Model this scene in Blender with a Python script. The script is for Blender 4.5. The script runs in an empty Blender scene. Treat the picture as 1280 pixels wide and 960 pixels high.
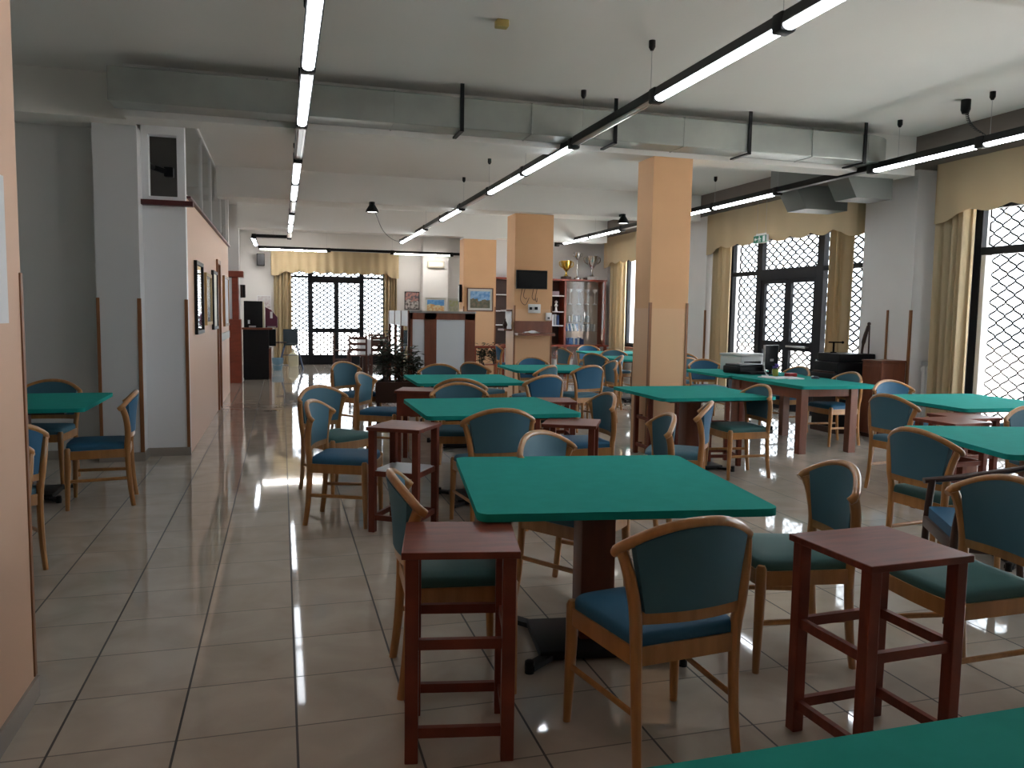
import bpy, bmesh, math, random
from mathutils import Vector, Matrix
random.seed(7)
S = bpy.context.scene
COL = S.collection
PI = math.pi

# ---------------------------------------------------------------- camera, world, exposure
F_PX, YAW, PITCH, ROLL, EYE = 1000.0, 0.2811, -0.0877, 0.01574, 1.48
cd = bpy.data.cameras.new('camera'); cam = bpy.data.objects.new('camera', cd); COL.objects.link(cam)
fw = Vector((math.sin(YAW)*math.cos(PITCH), math.cos(YAW)*math.cos(PITCH), math.sin(PITCH)))
rt = Vector((math.cos(YAW), -math.sin(YAW), 0)); up = rt.cross(fw)
r2 = math.cos(ROLL)*rt + math.sin(ROLL)*up; u2 = -math.sin(ROLL)*rt + math.cos(ROLL)*up
M = Matrix.Identity(4)
for i in range(3):
    M[i][0] = r2[i]; M[i][1] = u2[i]; M[i][2] = -fw[i]
M[2][3] = EYE
cam.matrix_world = M
cd.sensor_width = 36.0; cd.lens = 36.0*F_PX/1280.0; cd.clip_start = 0.05
S.camera = cam
S.view_settings.view_transform = 'Standard'; S.view_settings.look = 'None'
S.view_settings.exposure = 0.75; S.view_settings.gamma = 1.0
S.view_settings.use_curve_mapping = False
SKY_STRENGTH = 5.0
TUBE_STRENGTH = 14.0
SUN_STRENGTH = 34.0
w = bpy.data.worlds.new('world'); S.world = w; w.use_nodes = True
bg = w.node_tree.nodes['Background']; bg.inputs[0].default_value = (0.86, 0.93, 1.0, 1); bg.inputs[1].default_value = SKY_STRENGTH
S.cycles.max_bounces = 10; S.cycles.diffuse_bounces = 6; S.cycles.glossy_bounces = 4
S.cycles.transparent_max_bounces = 16; S.cycles.transmission_bounces = 4
S.cycles.sample_clamp_indirect = 6.0
S.cycles.use_denoising = True

sl = bpy.data.lights.new('sun', 'SUN'); sl.energy = SUN_STRENGTH; sl.angle = 0.009; sl.color = (1.0, 0.95, 0.88)
so = bpy.data.objects.new('sun', sl); COL.objects.link(so); so.location = (-8, -6, 14)
so.rotation_euler = Vector((0.42, 0.28, -0.86)).to_track_quat('-Z', 'Y').to_euler()   # comes over the roof, away from the windows

def portal(name, loc, rot, sx, sy):
    l = bpy.data.lights.new(name, 'AREA'); l.shape = 'RECTANGLE'; l.size = sx; l.size_y = sy
    l.cycles.is_portal = True
    o = bpy.data.objects.new(name, l); o.location = loc; o.rotation_euler = rot; COL.objects.link(o)

XR = 7.75                       # inner face of the right wall
portal('daylight_portal_front', (XR+0.32, 5.5, 1.4), (0, PI/2, 0), 2.7, 4.3)
portal('daylight_portal_near', (XR+0.32, 2.2, 1.4), (0, PI/2, 0), 2.7, 1.4)
portal('daylight_portal_middle', (XR+0.32, 11.12, 1.4), (0, PI/2, 0), 2.7, 3.65)
portal('daylight_portal_far', (XR+0.32, 15.95, 1.75), (0, PI/2, 0), 2.0, 3.1)
portal('daylight_portal_end', (1.5, 22.82, 1.4), (-PI/2, 0, 0), 2.5, 2.7)

# ---------------------------------------------------------------- materials
MATS = {}
def mat(name, col, rough=0.5, metal=0.0, spec=0.5, noise=None, coat=0.0, emit=None, sheen=0.0, bump=None):
    if name in MATS: return MATS[name]
    m = bpy.data.materials.new(name); m.use_nodes = True; nt = m.node_tree
    b = nt.nodes['Principled BSDF']
    b.inputs['Base Color'].default_value = (*col, 1); b.inputs['Roughness'].default_value = rough
    b.inputs['Metallic'].default_value = metal; b.inputs['Specular IOR Level'].default_value = spec
    b.inputs['Coat Weight'].default_value = coat
    if coat: b.inputs['Coat Roughness'].default_value = 0.12
    if sheen: b.inputs['Sheen Weight'].default_value = sheen
    if emit:
        b.inputs['Emission Color'].default_value = (*emit[0], 1); b.inputs['Emission Strength'].default_value = emit[1]
    if noise:                    # (scale xyz, strength, second colour)
        tc = nt.nodes.new('ShaderNodeTexCoord'); mp = nt.nodes.new('ShaderNodeMapping')
        mp.inputs['Scale'].default_value = noise[0]
        nz = nt.nodes.new('ShaderNodeTexNoise'); nz.inputs['Scale'].default_value = 1.0; nz.inputs['Detail'].default_value = 5
        rp = nt.nodes.new('ShaderNodeValToRGB'); rp.color_ramp.elements[0].position = 0.35; rp.color_ramp.elements[1].position = 0.68
        rp.color_ramp.elements[0].color = (*col, 1); rp.color_ramp.elements[1].color = (*noise[1], 1)
        nt.links.new(tc.outputs['Object'], mp.inputs[0]); nt.links.new(mp.outputs[0], nz.inputs['Vector'])
        nt.links.new(nz.outputs['Fac'], rp.inputs[0]); nt.links.new(rp.outputs[0], b.inputs['Base Color'])
    if bump:
        tc = nt.nodes.new('ShaderNodeTexCoord'); nz = nt.nodes.new('ShaderNodeTexNoise'); nz.inputs['Scale'].default_value = bump[0]
        bp = nt.nodes.new('ShaderNodeBump'); bp.inputs['Strength'].default_value = bump[1]; bp.inputs['Distance'].default_value = 0.002
        nt.links.new(tc.outputs['Object'], nz.inputs['Vector']); nt.links.new(nz.outputs['Fac'], bp.inputs['Height'])
        nt.links.new(bp.outputs[0], b.inputs['Normal'])
    MATS[name] = m
    return m

def floor_mat():
    m = bpy.data.materials.new('marble_tiles'); m.use_nodes = True; nt = m.node_tree; N = nt.nodes; L = nt.links
    b = N['Principled BSDF']
    ge = N.new('ShaderNodeNewGeometry'); sx = N.new('ShaderNodeSeparateXYZ'); L.new(ge.outputs['Position'], sx.inputs[0])
    def mth(op, a, bb=None, c=None):
        n = N.new('ShaderNodeMath'); n.operation = op
        for k, v in enumerate((a, bb, c)):
            if v is None: continue
            if isinstance(v, (int, float)): n.inputs[k].default_value = v
            else: L.new(v, n.inputs[k])
        return n.outputs[0]
    T = 0.4
    ux = mth('DIVIDE', mth('ADD', sx.outputs[0], 0.76), T); uy = mth('DIVIDE', mth('SUBTRACT', sx.outputs[1], 2.84), T)
    dx = mth('ABSOLUTE', mth('SUBTRACT', mth('FRACT', mth('ADD', ux, 0.5)), 0.5))
    dy = mth('ABSOLUTE', mth('SUBTRACT', mth('FRACT', mth('ADD', uy, 0.5)), 0.5))
    gx = mth('LESS_THAN', dx, 0.0105); gy = mth('LESS_THAN', dy, 0.0085)
    cell = N.new('ShaderNodeCombineXYZ')
    L.new(mth('FLOOR', ux), cell.inputs[0]); L.new(mth('FLOOR', uy), cell.inputs[1])
    wn = N.new('ShaderNodeTexWhiteNoise'); wn.noise_dimensions = '2D'; L.new(cell.outputs[0], wn.inputs['Vector'])
    nz = N.new('ShaderNodeTexNoise'); nz.inputs['Scale'].default_value = 3.0; nz.inputs['Detail'].default_value = 6
    nz.inputs['Distortion'].default_value = 0.8
    off = N.new('ShaderNodeVectorMath'); off.operation = 'MULTIPLY_ADD'
    L.new(wn.outputs['Color'], off.inputs[0]); off.inputs[1].default_value = (9, 9, 9); L.new(ge.outputs['Position'], off.inputs[2])
    L.new(off.outputs[0], nz.inputs['Vector'])
    rp = N.new('ShaderNodeValToRGB'); rp.color_ramp.elements[0].position = 0.3; rp.color_ramp.elements[1].position = 0.7
    rp.color_ramp.elements[0].color = (0.40, 0.345, 0.285, 1); rp.color_ramp.elements[1].color = (0.50, 0.44, 0.375, 1)
    L.new(nz.outputs['Fac'], rp.inputs[0])
    m1 = N.new('ShaderNodeMix'); m1.data_type = 'RGBA'; L.new(gy, m1.inputs[0]); L.new(rp.outputs[0], m1.inputs[6]); m1.inputs[7].default_value = (0.13, 0.11, 0.09, 1)
    m2 = N.new('ShaderNodeMix'); m2.data_type = 'RGBA'; L.new(gx, m2.inputs[0]); L.new(m1.outputs[2], m2.inputs[6]); m2.inputs[7].default_value = (0.035, 0.03, 0.027, 1)
    L.new(m2.outputs[2], b.inputs['Base Color'])
    g = mth('MAXIMUM', gx, gy)
    L.new(mth('MULTIPLY_ADD', g, 0.5, 0.045), b.inputs['Roughness'])
    b.inputs['Specular IOR Level'].default_value = 0.55
    return m

def glass_mat(name='window_glass', tint=(0.97, 0.98, 0.98)):
    if name in MATS: return MATS[name]
    m = bpy.data.materials.new(name); m.use_nodes = True; nt = m.node_tree
    for n in list(nt.nodes): nt.nodes.remove(n)
    o = nt.nodes.new('ShaderNodeOutputMaterial'); mx = nt.nodes.new('ShaderNodeMixShader')
    t = nt.nodes.new('ShaderNodeBsdfTransparent'); t.inputs[0].default_value = (*tint, 1)
    g = nt.nodes.new('ShaderNodeBsdfGlossy'); g.inputs['Roughness'].default_value = 0.02
    lw = nt.nodes.new('ShaderNodeLayerWeight'); lw.inputs['Blend'].default_value = 0.5
    pw = nt.nodes.new('ShaderNodeMath'); pw.operation = 'POWER'; pw.inputs[1].default_value = 5.0; nt.links.new(lw.outputs['Facing'], pw.inputs[0])
    f = nt.nodes.new('ShaderNodeMath'); f.operation = 'MULTIPLY_ADD'; f.inputs[1].default_value = 0.46; f.inputs[2].default_value = 0.02; nt.links.new(pw.outputs[0], f.inputs[0])
    nt.links.new(f.outputs[0], mx.inputs[0]); nt.links.new(t.outputs[0], mx.inputs[1]); nt.links.new(g.outputs[0], mx.inputs[2])
    nt.links.new(mx.outputs[0], o.inputs[0])
    MATS[name] = m
    return m

def cloth_mat(name, col, trans):
    m = bpy.data.materials.new(name); m.use_nodes = True; nt = m.node_tree
    b = nt.nodes['Principled BSDF']; b.inputs['Base Color'].default_value = (*col, 1); b.inputs['Roughness'].default_value = 0.85
    b.inputs['Specular IOR Level'].default_value = 0.2
    tr = nt.nodes.new('ShaderNodeBsdfTranslucent'); tr.inputs[0].default_value = (*col, 1)
    mx = nt.nodes.new('ShaderNodeMixShader'); mx.inputs[0].default_value = trans
    nt.links.new(b.outputs[0], mx.inputs[1]); nt.links.new(tr.outputs[0], mx.inputs[2])
    nt.links.new(mx.outputs[0], nt.nodes['Material Output'].inputs[0])
    MATS[name] = m
    return m

WHITE = mat('white_plaster', (0.74, 0.725, 0.71), 0.9, noise=((1.5, 1.5, 1.5), (0.70, 0.685, 0.67)))
CEIL = mat('ceiling_paint', (0.74, 0.725, 0.69), 0.95, noise=((0.7, 0.7, 0.7), (0.71, 0.695, 0.66)))
GREYW = mat('grey_white_enamel', (0.80, 0.81, 0.83), 0.35)
ORANGE = mat('orange_paint', (0.66, 0.385, 0.20), 0.75, noise=((2, 2, 2), (0.62, 0.36, 0.185)))
PEACH = mat('peach_enamel', (0.65, 0.405, 0.235), 0.4, spec=0.25)
PEACHW = mat('peach_wall', (0.66, 0.43, 0.30), 0.5)
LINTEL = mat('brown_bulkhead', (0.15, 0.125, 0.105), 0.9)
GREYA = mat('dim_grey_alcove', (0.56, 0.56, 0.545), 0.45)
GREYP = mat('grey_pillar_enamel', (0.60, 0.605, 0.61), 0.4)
SKIRT = mat('skirting_tile', (0.30, 0.27, 0.24), 0.2)
OAK = mat('honey_beech', (0.42, 0.20, 0.062), 0.28, noise=((30, 30, 3), (0.33, 0.145, 0.042)), coat=0.35)
TRIMW = mat('corner_wood', (0.24, 0.095, 0.035), 0.4)
MAHO = mat('mahogany_laminate', (0.20, 0.048, 0.027), 0.36, spec=0.24, noise=((6, 40, 6), (0.135, 0.033, 0.019)))
MAHOL = mat('table_pedestal_wood', (0.185, 0.060, 0.030), 0.35, noise=((20, 20, 3), (0.14, 0.042, 0.022)))
REDW = mat('cherry_cabinet', (0.25, 0.045, 0.02), 0.35, noise=((4, 4, 20), (0.19, 0.035, 0.016)))
DARKW = mat('dark_walnut', (0.045, 0.018, 0.012), 0.35)
BURG = mat('burgundy_ledge', (0.07, 0.012, 0.012), 0.4)
FELT = mat('green_felt', (0.013, 0.268, 0.232), 0.92, spec=0.12, noise=((14, 14, 14), (0.015, 0.288, 0.250)), sheen=0.0)
TEAL = mat('teal_vinyl', (0.052, 0.140, 0.190), 0.55, spec=0.28, bump=(400, 0.25))
BLUE = mat('blue_vinyl', (0.022, 0.105, 0.195), 0.55, spec=0.28, bump=(400, 0.25))
GREENV = mat('green_grey_vinyl', (0.050, 0.130, 0.125), 0.55, spec=0.28, bump=(400, 0.25))
BLACK = mat('black_metal', (0.010, 0.010, 0.011), 0.45, spec=0.25)
BLACKP = mat('black_plastic', (0.008, 0.008, 0.009), 0.45, spec=0.2)
FRAME = mat('dark_window_frame', (0.012, 0.013, 0.017), 0.55, spec=0.2)
GRILLE = mat('grille_steel', (0.010, 0.009, 0.009), 0.8, spec=0.1)
GALV = mat('galvanised_sheet', (0.36, 0.385, 0.36), 0.42, metal=0.55, noise=((2.5, 2.5, 2.5), (0.30, 0.32, 0.30)))
CHROME = mat('chrome', (0.7, 0.7, 0.72), 0.15, metal=1.0)
STEEL = mat('brushed_steel', (0.45, 0.45, 0.46), 0.3, metal=1.0)
GOLD = mat('gold', (0.75, 0.52, 0.10), 0.22, metal=1.0)
PLW = mat('white_plastic', (0.68, 0.68, 0.67), 0.4)
CREAM = mat('cream_plastic', (0.62, 0.57, 0.42), 0.45)
PAPER = mat('white_paper', (0.75, 0.76, 0.78), 0.8)
LAMW = mat('white_panel', (0.60, 0.63, 0.66), 0.3)
GLASS = glass_mat()
MIRROR = mat('mirror_glass', (0.80, 0.82, 0.82), 0.03, metal=1.0)
CURT = cloth_mat('gold_curtain', (0.60, 0.49, 0.315), 0.30)
VAL = cloth_mat('cream_valance', (0.54, 0.43, 0.27), 0.20)
TUBE = mat('lit_tube', (0.9, 0.9, 0.9), 0.5, emit=((0.88, 0.93, 1.0), TUBE_STRENGTH))
TUBEB = mat('lit_bright_tube', (0.9, 0.9, 0.9), 0.5, emit=((1.0, 0.95, 0.88), TUBE_STRENGTH*2.0))
TUBEW = mat('lit_dim_tube', (0.9, 0.9, 0.9), 0.5, emit=((0.88, 0.93, 1.0), TUBE_STRENGTH*0.3))  # left strip set dimmer to keep that side of the hall darker
LED = mat('lit_lamp_lens', (0.9, 0.9, 0.9), 0.5, emit=((1.0, 0.97, 0.9), 3.0))
CONC = mat('outdoor_concrete', (0.72, 0.70, 0.68), 0.9)
PINKW = mat('outdoor_render', (0.80, 0.66, 0.58), 0.9)
REFLBACK = mat('mirror_back_tone', (0.50, 0.42, 0.35), 0.5)  # beige painted in place of reflections in a mirrored back
SILVER = mat('pale_silver', (0.85, 0.85, 0.86), 0.28, metal=0.6)
GALVD = mat('dull_galvanised_sheet', (0.20, 0.215, 0.21), 0.5, metal=0.3)
LEAF = mat('dark_leaf', (0.018, 0.030, 0.014), 0.5)
SOIL = mat('potting_soil', (0.03, 0.02, 0.015), 0.9)

# ---------------------------------------------------------------- mesh helpers
def new(): return bmesh.new()
def box(bm, x0, x1, y0, y1, z0, z1, bev=0.0, rot=None):
    r = bmesh.ops.create_cube(bm, size=1.0)
    vs = r['verts']
    c = Vector(((x0+x1)/2, (y0+y1)/2, (z0+z1)/2))
    for v in vs:
        v.co = Vector((v.co.x*(x1-x0), v.co.y*(y1-y0), v.co.z*(z1-z0)))
    if bev:
        es = list({e for v in vs for e in v.link_edges})
        rr = bmesh.ops.bevel(bm, geom=es, offset=bev, segments=2, profile=0.5, affect='EDGES')
        vs = list({v for f in rr['faces'] for v in f.verts} | {v for v in vs if v.is_valid})
    if rot is not None:
        for v in vs: v.co = rot @ v.co
    for v in vs: v.co = v.co + c
    return bm
def bar(bm, p0, p1, wx, wy, bev=0.0):
    p0 = Vector(p0); p1 = Vector(p1); d = p1-p0; L = d.length
    q = d.to_track_quat('Z', 'Y').to_matrix() if abs(d.normalized().z) < 0.999 else Matrix.Identity(3)
    c = (p0+p1)/2
    n0 = len(bm.verts)
    tmp = bmesh.new(); box(tmp, -wx/2, wx/2, -wy/2, wy/2, -L/2, L/2, bev)
    for v in tmp.verts: v.co = q @ v.co + c
    merge(bm, tmp)
def merge(bm, tmp):
    me = bpy.data.meshes.new('tmp'); tmp.to_mesh(me); tmp.free(); bm.from_mesh(me); bpy.data.meshes.remove(me)
def sweep(bm, pts, rad, seg=10, upv=(0, 0, 1), cap=True, square=False):
    """sweep an ellipse (a along side, b along up) through the points; rad: list of (a,b) or one"""
    pts = [Vector(p) for p in pts]; n = len(pts); rings = []
    for i, p in enumerate(pts):
        t = (pts[min(i+1, n-1)] - pts[max(i-1, 0)]).normalized()
        u = Vector(upv); s = t.cross(u)
        if s.length < 1e-4: s = t.cross(Vector((0, 1, 0)))
        s.normalize(); u = s.cross(t).normalized()
        a, b = rad[i] if isinstance(rad, list) else rad
        ring = []
        for k in range(seg):
            th = 2*PI*k/seg + (PI/4 if square else 0)
            cx, cy = math.cos(th), math.sin(th)
            if square: cx, cy = cx*1.414, cy*1.414
            ring.append(bm.verts.new(p + s*a*cx + u*b*cy))
        rings.append(ring)
    for i in range(n-1):
        for k in range(seg):
            bm.faces.new((rings[i][k], rings[i][(k+1) % seg], rings[i+1][(k+1) % seg], rings[i+1][k]))
    if cap:
        bm.faces.new(rings[0][::-1]); bm.faces.new(rings[-1])
def smoothpath(pts, n=6):
    pts = [Vector(p) for p in pts]; out = []
    for i in range(len(pts)-1):
        p0 = pts[max(i-1, 0)]; p1 = pts[i]; p2 = pts[i+1]; p3 = pts[min(i+2, len(pts)-1)]
        for k in range(n):
            t = k/n
            out.append(0.5*((2*p1) + (p2-p0)*t + (2*p0-5*p1+4*p2-p3)*t*t + (3*p1-p0-3*p2+p3)*t**3))
    out.append(pts[-1]); return out
def lathe(bm, prof, c=(0, 0, 0), seg=16):
    rings = []
    for r, z in prof:
        if r < 1e-5: rings.append([bm.verts.new((c[0], c[1], c[2]+z))])
        else: rings.append([bm.verts.new((c[0]+r*math.cos(2*PI*k/seg), c[1]+r*math.sin(2*PI*k/seg), c[2]+z)) for k in range(seg)])
    for a, b in zip(rings, rings[1:]):
        for k in range(seg):
            k2 = (k+1) % seg
            if len(a) == 1 and len(b) == 1: continue
            if len(a) == 1: bm.faces.new((a[0], b[k2], b[k]))
            elif len(b) == 1: bm.faces.new((a[k], a[k2], b[0]))
            else: bm.faces.new((a[k], a[k2], b[k2], b[k]))
def prism(bm, poly, z0, z1):
    lo = [bm.verts.new((x, y, z0)) for x, y in poly]; hi = [bm.verts.new((x, y, z1)) for x, y in poly]
    bm.faces.new(lo[::-1]); bm.faces.new(hi); n = len(poly)
    for k in range(n): bm.faces.new((lo[k], lo[(k+1) % n], hi[(k+1) % n], hi[k]))
def rounded(hx, hy, r, n=5):
    out = []
    for cx, cy, a0 in ((hx-r, hy-r, 0), (-hx+r, hy-r, 90), (-hx+r, -hy+r, 180), (hx-r, -hy+r, 270)):
        for k in range(n+1):
            a = math.radians(a0+90*k/n); out.append((cx+r*math.cos(a), cy+r*math.sin(a)))
    return out
def sheet(bm, f, nu, nv, th):
    """closed sheet: f(u,v) -> (point, normal)"""
    g = [[], []]
    for s in (0, 1):
        for i in range(nu+1):
            row = []
            for j in range(nv+1):
                p, n = f(i/nu, j/nv)
                row.append(bm.verts.new(Vector(p) + Vector(n)*th*(0.5 if s else -0.5)))
            g[s].append(row)
    for i in range(nu):
        for j in range(nv):
            a = g[1]; bm.faces.new((a[i][j], a[i+1][j], a[i+1][j+1], a[i][j+1]))
            a = g[0]; bm.faces.new((a[i][j+1], a[i+1][j+1], a[i+1][j], a[i][j]))
    ed = [(i, 0) for i in range(nu)] + [(nu, j) for j in range(nv)] + [(i, nv) for i in range(nu, 0, -1)] + [(0, j) for j in range(nv, 0, -1)]
    for k in range(len(ed)):
        a = ed[k]; b = ed[(k+1) % len(ed)]
        bm.faces.new((g[0][a[0]][a[1]], g[0][b[0]][b[1]], g[1][b[0]][b[1]], g[1][a[0]][a[1]]))
def obj(name, bm, m, parent=None, loc=None, smooth=38):
    bmesh.ops.recalc_face_normals(bm, faces=bm.faces[:])
    if smooth:
        a = math.radians(smooth)
        for f in bm.faces: f.smooth = True
        for e in bm.edges: e.smooth = len(e.link_faces) == 2 and e.calc_face_angle(0) < a
    me = bpy.data.meshes.new(name); bm.to_mesh(me); bm.free()
    me.materials.append(m)
    o = bpy.data.objects.new(name, me); COL.objects.link(o)
    if parent: o.parent = parent
    if loc: o.location = loc
    return o
def tag(o, label, cat, group=None, kind=None):
    o['label'] = label; o['category'] = cat
    if group: o['group'] = group
    if kind: o['kind'] = kind
    return o
def thing(name, label, cat, loc=(0, 0, 0), rz=0.0, group=None, kind=None):
    o = bpy.data.objects.new(name, None); o.empty_display_size = 0.1; COL.objects.link(o)
    o.location = loc; o.rotation_euler = (0, 0, rz)
    return tag(o, label, cat, group, kind)
def dup(root, loc, rz, label, group=None):
    r = root.copy(); COL.objects.link(r); r.location = loc; r.rotation_euler = (0, 0, rz); r['label'] = label
    if group: r['group'] = group
    for ch in list(root.children):
        c = ch.copy(); COL.objects.link(c); c.parent = r
        for g in list(ch.children):
            d = g.copy(); COL.objects.link(d); d.parent = c
    return r
def struct(name, bm, m, label, cat, smooth=0):
    return tag(obj(name, bm, m, None, None, smooth), label, cat, None, 'structure')
def B(*a, bev=0.0):
    bm = new(); box(bm, *a, bev=bev); return bm

# ---------------------------------------------------------------- room shell
ZC = 3.58
XL = -0.91
struct('floor', B(-3.7, 8.0, -7.1, 22.75, -0.1, 0.0), floor_mat(), 'glossy cream marble tile floor with dark joints', 'floor')
struct('ceiling', B(-3.7, 8.0, -7.1, 22.75, ZC, ZC+0.15), CEIL, 'plain off white plaster ceiling', 'ceiling')
# beams
def beam(y0, y1, z, lab, x0=-3.5, x1=7.05, m=CEIL):
    struct('beam', B(x0, x1, y0, y1, z, ZC), m, lab, 'beam')
beam(3.05, 3.52, 3.15, 'white ceiling beam nearest, at the top right corner', x0=-0.9)
beam(7.78, 8.10, 3.14, 'white ceiling beam right behind the metal duct', x0=-1.3)
beam(12.72, 13.10, 3.14, 'white ceiling beam over the television pillar', x0=-0.9)
beam(16.90, 17.25, 3.10, 'white ceiling beam over the picture pillar, farthest of the beams', x0=-0.82)
struct('beam', B(-3.5, -1.29, 8.12, 8.6, 3.18, ZC), CEIL, 'dark lintel over the left alcove', 'beam')
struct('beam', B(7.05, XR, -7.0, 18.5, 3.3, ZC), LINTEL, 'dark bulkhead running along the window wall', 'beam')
# right wall with three openings
bm = new()
OPEN = [(1.5, 2.9, 0.0, 2.85), (3.35, 7.62, 0.0, 2.85), (9.30, 12.95, 0.0, 2.85), (14.4, 17.5, 0.75, 2.85)]
y = -7.0
for a, b_, z0, z1 in OPEN:
    box(bm, XR, XR+0.3, y, a, 0, ZC)
    box(bm, XR, XR+0.3, a, b_, z1, ZC)
    if z0 > 0: box(bm, XR, XR+0.3, a, b_, 0, z0)
    y = b_
box(bm, XR, XR+0.3, y, 18.7, 0, ZC)
struct('wall_right', bm, WHITE, 'white wall with the tall grilled windows on the right', 'wall')
struct('pillar', B(7.45, XR, 8.15, 9.05, 0, 3.3), WHITE, 'white pilaster between the two right hand windows', 'pillar')
struct('pillar', B(7.45, XR, 13.15, 14.25, 0, 3.3), WHITE, 'white pilaster beyond the exit door', 'pillar')
# far walls
bm = new()
box(bm, -1.2, 0.2, 22.5, 22.75, 0, ZC); box(bm, 2.8, 5.2, 22.5, 22.75, 0, ZC); box(bm, 0.2, 2.8, 22.5, 22.75, 2.72, ZC)
struct('wall_back', bm, WHITE, 'white end wall with the far glazed door', 'wall')
struct('pillar', B(3.77, 4.48, 22.1, 22.5, 0, ZC), WHITE, 'white column on the end wall right of the far door', 'pillar')
struct('wall_far_right', B(4.45, XR, 18.5, 18.7, 0, ZC), WHITE, 'white wall behind the trophy bookcase', 'wall')
struct('wall_far_middle', B(4.95, 5.15, 18.7, 22.5, 0, ZC), WHITE, 'white return wall beyond the picture pillar', 'wall')
struct('wall_behind', B(-3.6, 8.0, -7.1, -7.0, 0, ZC), WHITE, 'plain wall behind the viewpoint', 'wall')
# left side
bm = new(); box(bm, -1.15, XL, -7.0, 3.31, 0, ZC)
struct('wall_left_near', bm, PEACHW, 'peach wall end cutting off the left edge of the view', 'wall')
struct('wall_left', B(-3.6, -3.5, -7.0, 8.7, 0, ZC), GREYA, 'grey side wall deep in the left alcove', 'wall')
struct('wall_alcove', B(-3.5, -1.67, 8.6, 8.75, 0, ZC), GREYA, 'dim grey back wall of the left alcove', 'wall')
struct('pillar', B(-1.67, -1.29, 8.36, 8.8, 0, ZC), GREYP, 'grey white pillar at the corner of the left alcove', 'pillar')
bm = new()      # stair box front with the little opening
box(bm, -1.29, -0.9, 8.6, 8.72, 0, 2.5); box(bm, -1.29, -1.23, 8.6, 8.72, 2.5, ZC); box(bm, -0.97, -0.9, 8.6, 8.72, 2.5, ZC)
box(bm, -1.23, -0.97, 8.6, 8.72, 3.16, ZC); box(bm, -1.23, -0.97, 8.6, 8.72, 2.5, 2.57)
struct('wall_loft_front', bm, GREYW, 'white wall end with a small dark opening above a burgundy ledge', 'wall')
bm = new(); box(bm, -1.1, -0.9, 8.72, 12.42, 0, 2.58); box(bm, -1.1, -0.9, 13.0, 15.2, 0, 2.58); box(bm, -1.1, -0.9, 12.42, 13.0, 2.2, 2.58)
struct('wall_left_middle', bm, PEACHW, 'long peach wall with notice boards below the loft glazing', 'wall')
struct('wall_left_far', B(-1.25, -1.05, 15.2, 22.5, 0, ZC), WHITE, 'white side wall behind the bar corner', 'wall')
struct('pillar', B(-1.05, -0.82, 17.35, 17.7, 0, ZC), WHITE, 'white pilaster behind the red bar cabinet', 'pillar')
struct('pillar', B(-1.1, -0.88, 15.02, 15.2, 2.58, ZC), WHITE, 'white corner post at the far end of the loft glazing', 'pillar')
bm = new(); box(bm, -3.4, -1.1, 8.75, 15.2, 2.45, 2.58)
struct('floor_loft', bm, WHITE, 'loft floor behind the glazed rail', 'floor')
struct('wall_loft_back', B(-3.4, -3.3, 8.75, 15.2, 2.58, ZC), WHITE, 'beige wall inside the loft', 'wall')
struct('wall_loft_shade', B(-3.3, -1.14, 10.2, 10.3, 2.58, ZC), mat('dark_loft_shade', (.10, .095, .09), .9), 'added dark partition for the unlit interior behind the small opening', 'wall')  # added dark sheet, stands in for the shade inside the loft
struct('wall_loft_end', B(-3.4, -1.1, 15.1, 15.2, 2.58, ZC), WHITE, 'end wall inside the loft', 'wall')
struct('baseboard_left', B(-1.29, -0.89, 8.585, 8.6, 0, 0.085), SKIRT, 'grey tile skirting below the white wall end', 'baseboard')
struct('baseboard_alcove', B(-3.5, -1.67, 8.585, 8.6, 0, 0.085), SKIRT, 'grey tile skirting of the left alcove', 'baseboard')
bm = new(); box(bm, -1.685, -1.29, 8.345, 8.36, 0, 0.085); box(bm, -1.29, -1.275, 8.345, 8.6, 0, 0.085)
struct('baseboard_pillar', bm, SKIRT, 'grey tile skirting around the grey white pillar', 'baseboard')
struct('baseboard_near', B(XL, XL+0.012, -7.0, 3.32, 0, 0.08), SKIRT, 'grey tile skirting of the near peach wall', 'baseboard')
# painted pillars in the middle row
def pillar(x0, x1, y0, y1, lab, top=3.14, paint=3.14):
    t = thing('pillar', lab, 'pillar', ((x0+x1)/2, (y0+y1)/2, 0), 0, None, 'structure')
    hx, hy = (x1-x0)/2, (y1-y0)/2
    obj('shaft', B(-hx, hx, -hy, hy, 1.56, paint), ORANGE, t, None, 0)
    o = obj('dado', B(-hx-.002, hx+.002, -hy-.002, hy+.002, 0, 1.56), PEACH, t, None, 0)
    o['label'] = 'glossy pale peach lower part of the pillar'
    if top > paint: obj('capital', B(-hx, hx, -hy, hy, paint, top), CEIL, t, None, 0)
    for sx in (-1, 1):
        obj('corner_trim', B(sx*hx-.02*(sx > 0)-.004, sx*hx+.02*(sx < 0)+.004, -hy-.008, -hy+.02, 0.0, 1.62), TRIMW, t, None, 0)
    return t
pillar(3.75, 4.20, 7.78, 8.16, 'orange pillar standing free among the tables in the centre')
pillar(3.75, 4.42, 12.93, 13.42, 'orange pillar carrying the television')
pillar(3.76, 4.48, 16.9, 17.3, 'orange pillar with the framed landscape picture', top=ZC, paint=3.06)
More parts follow.
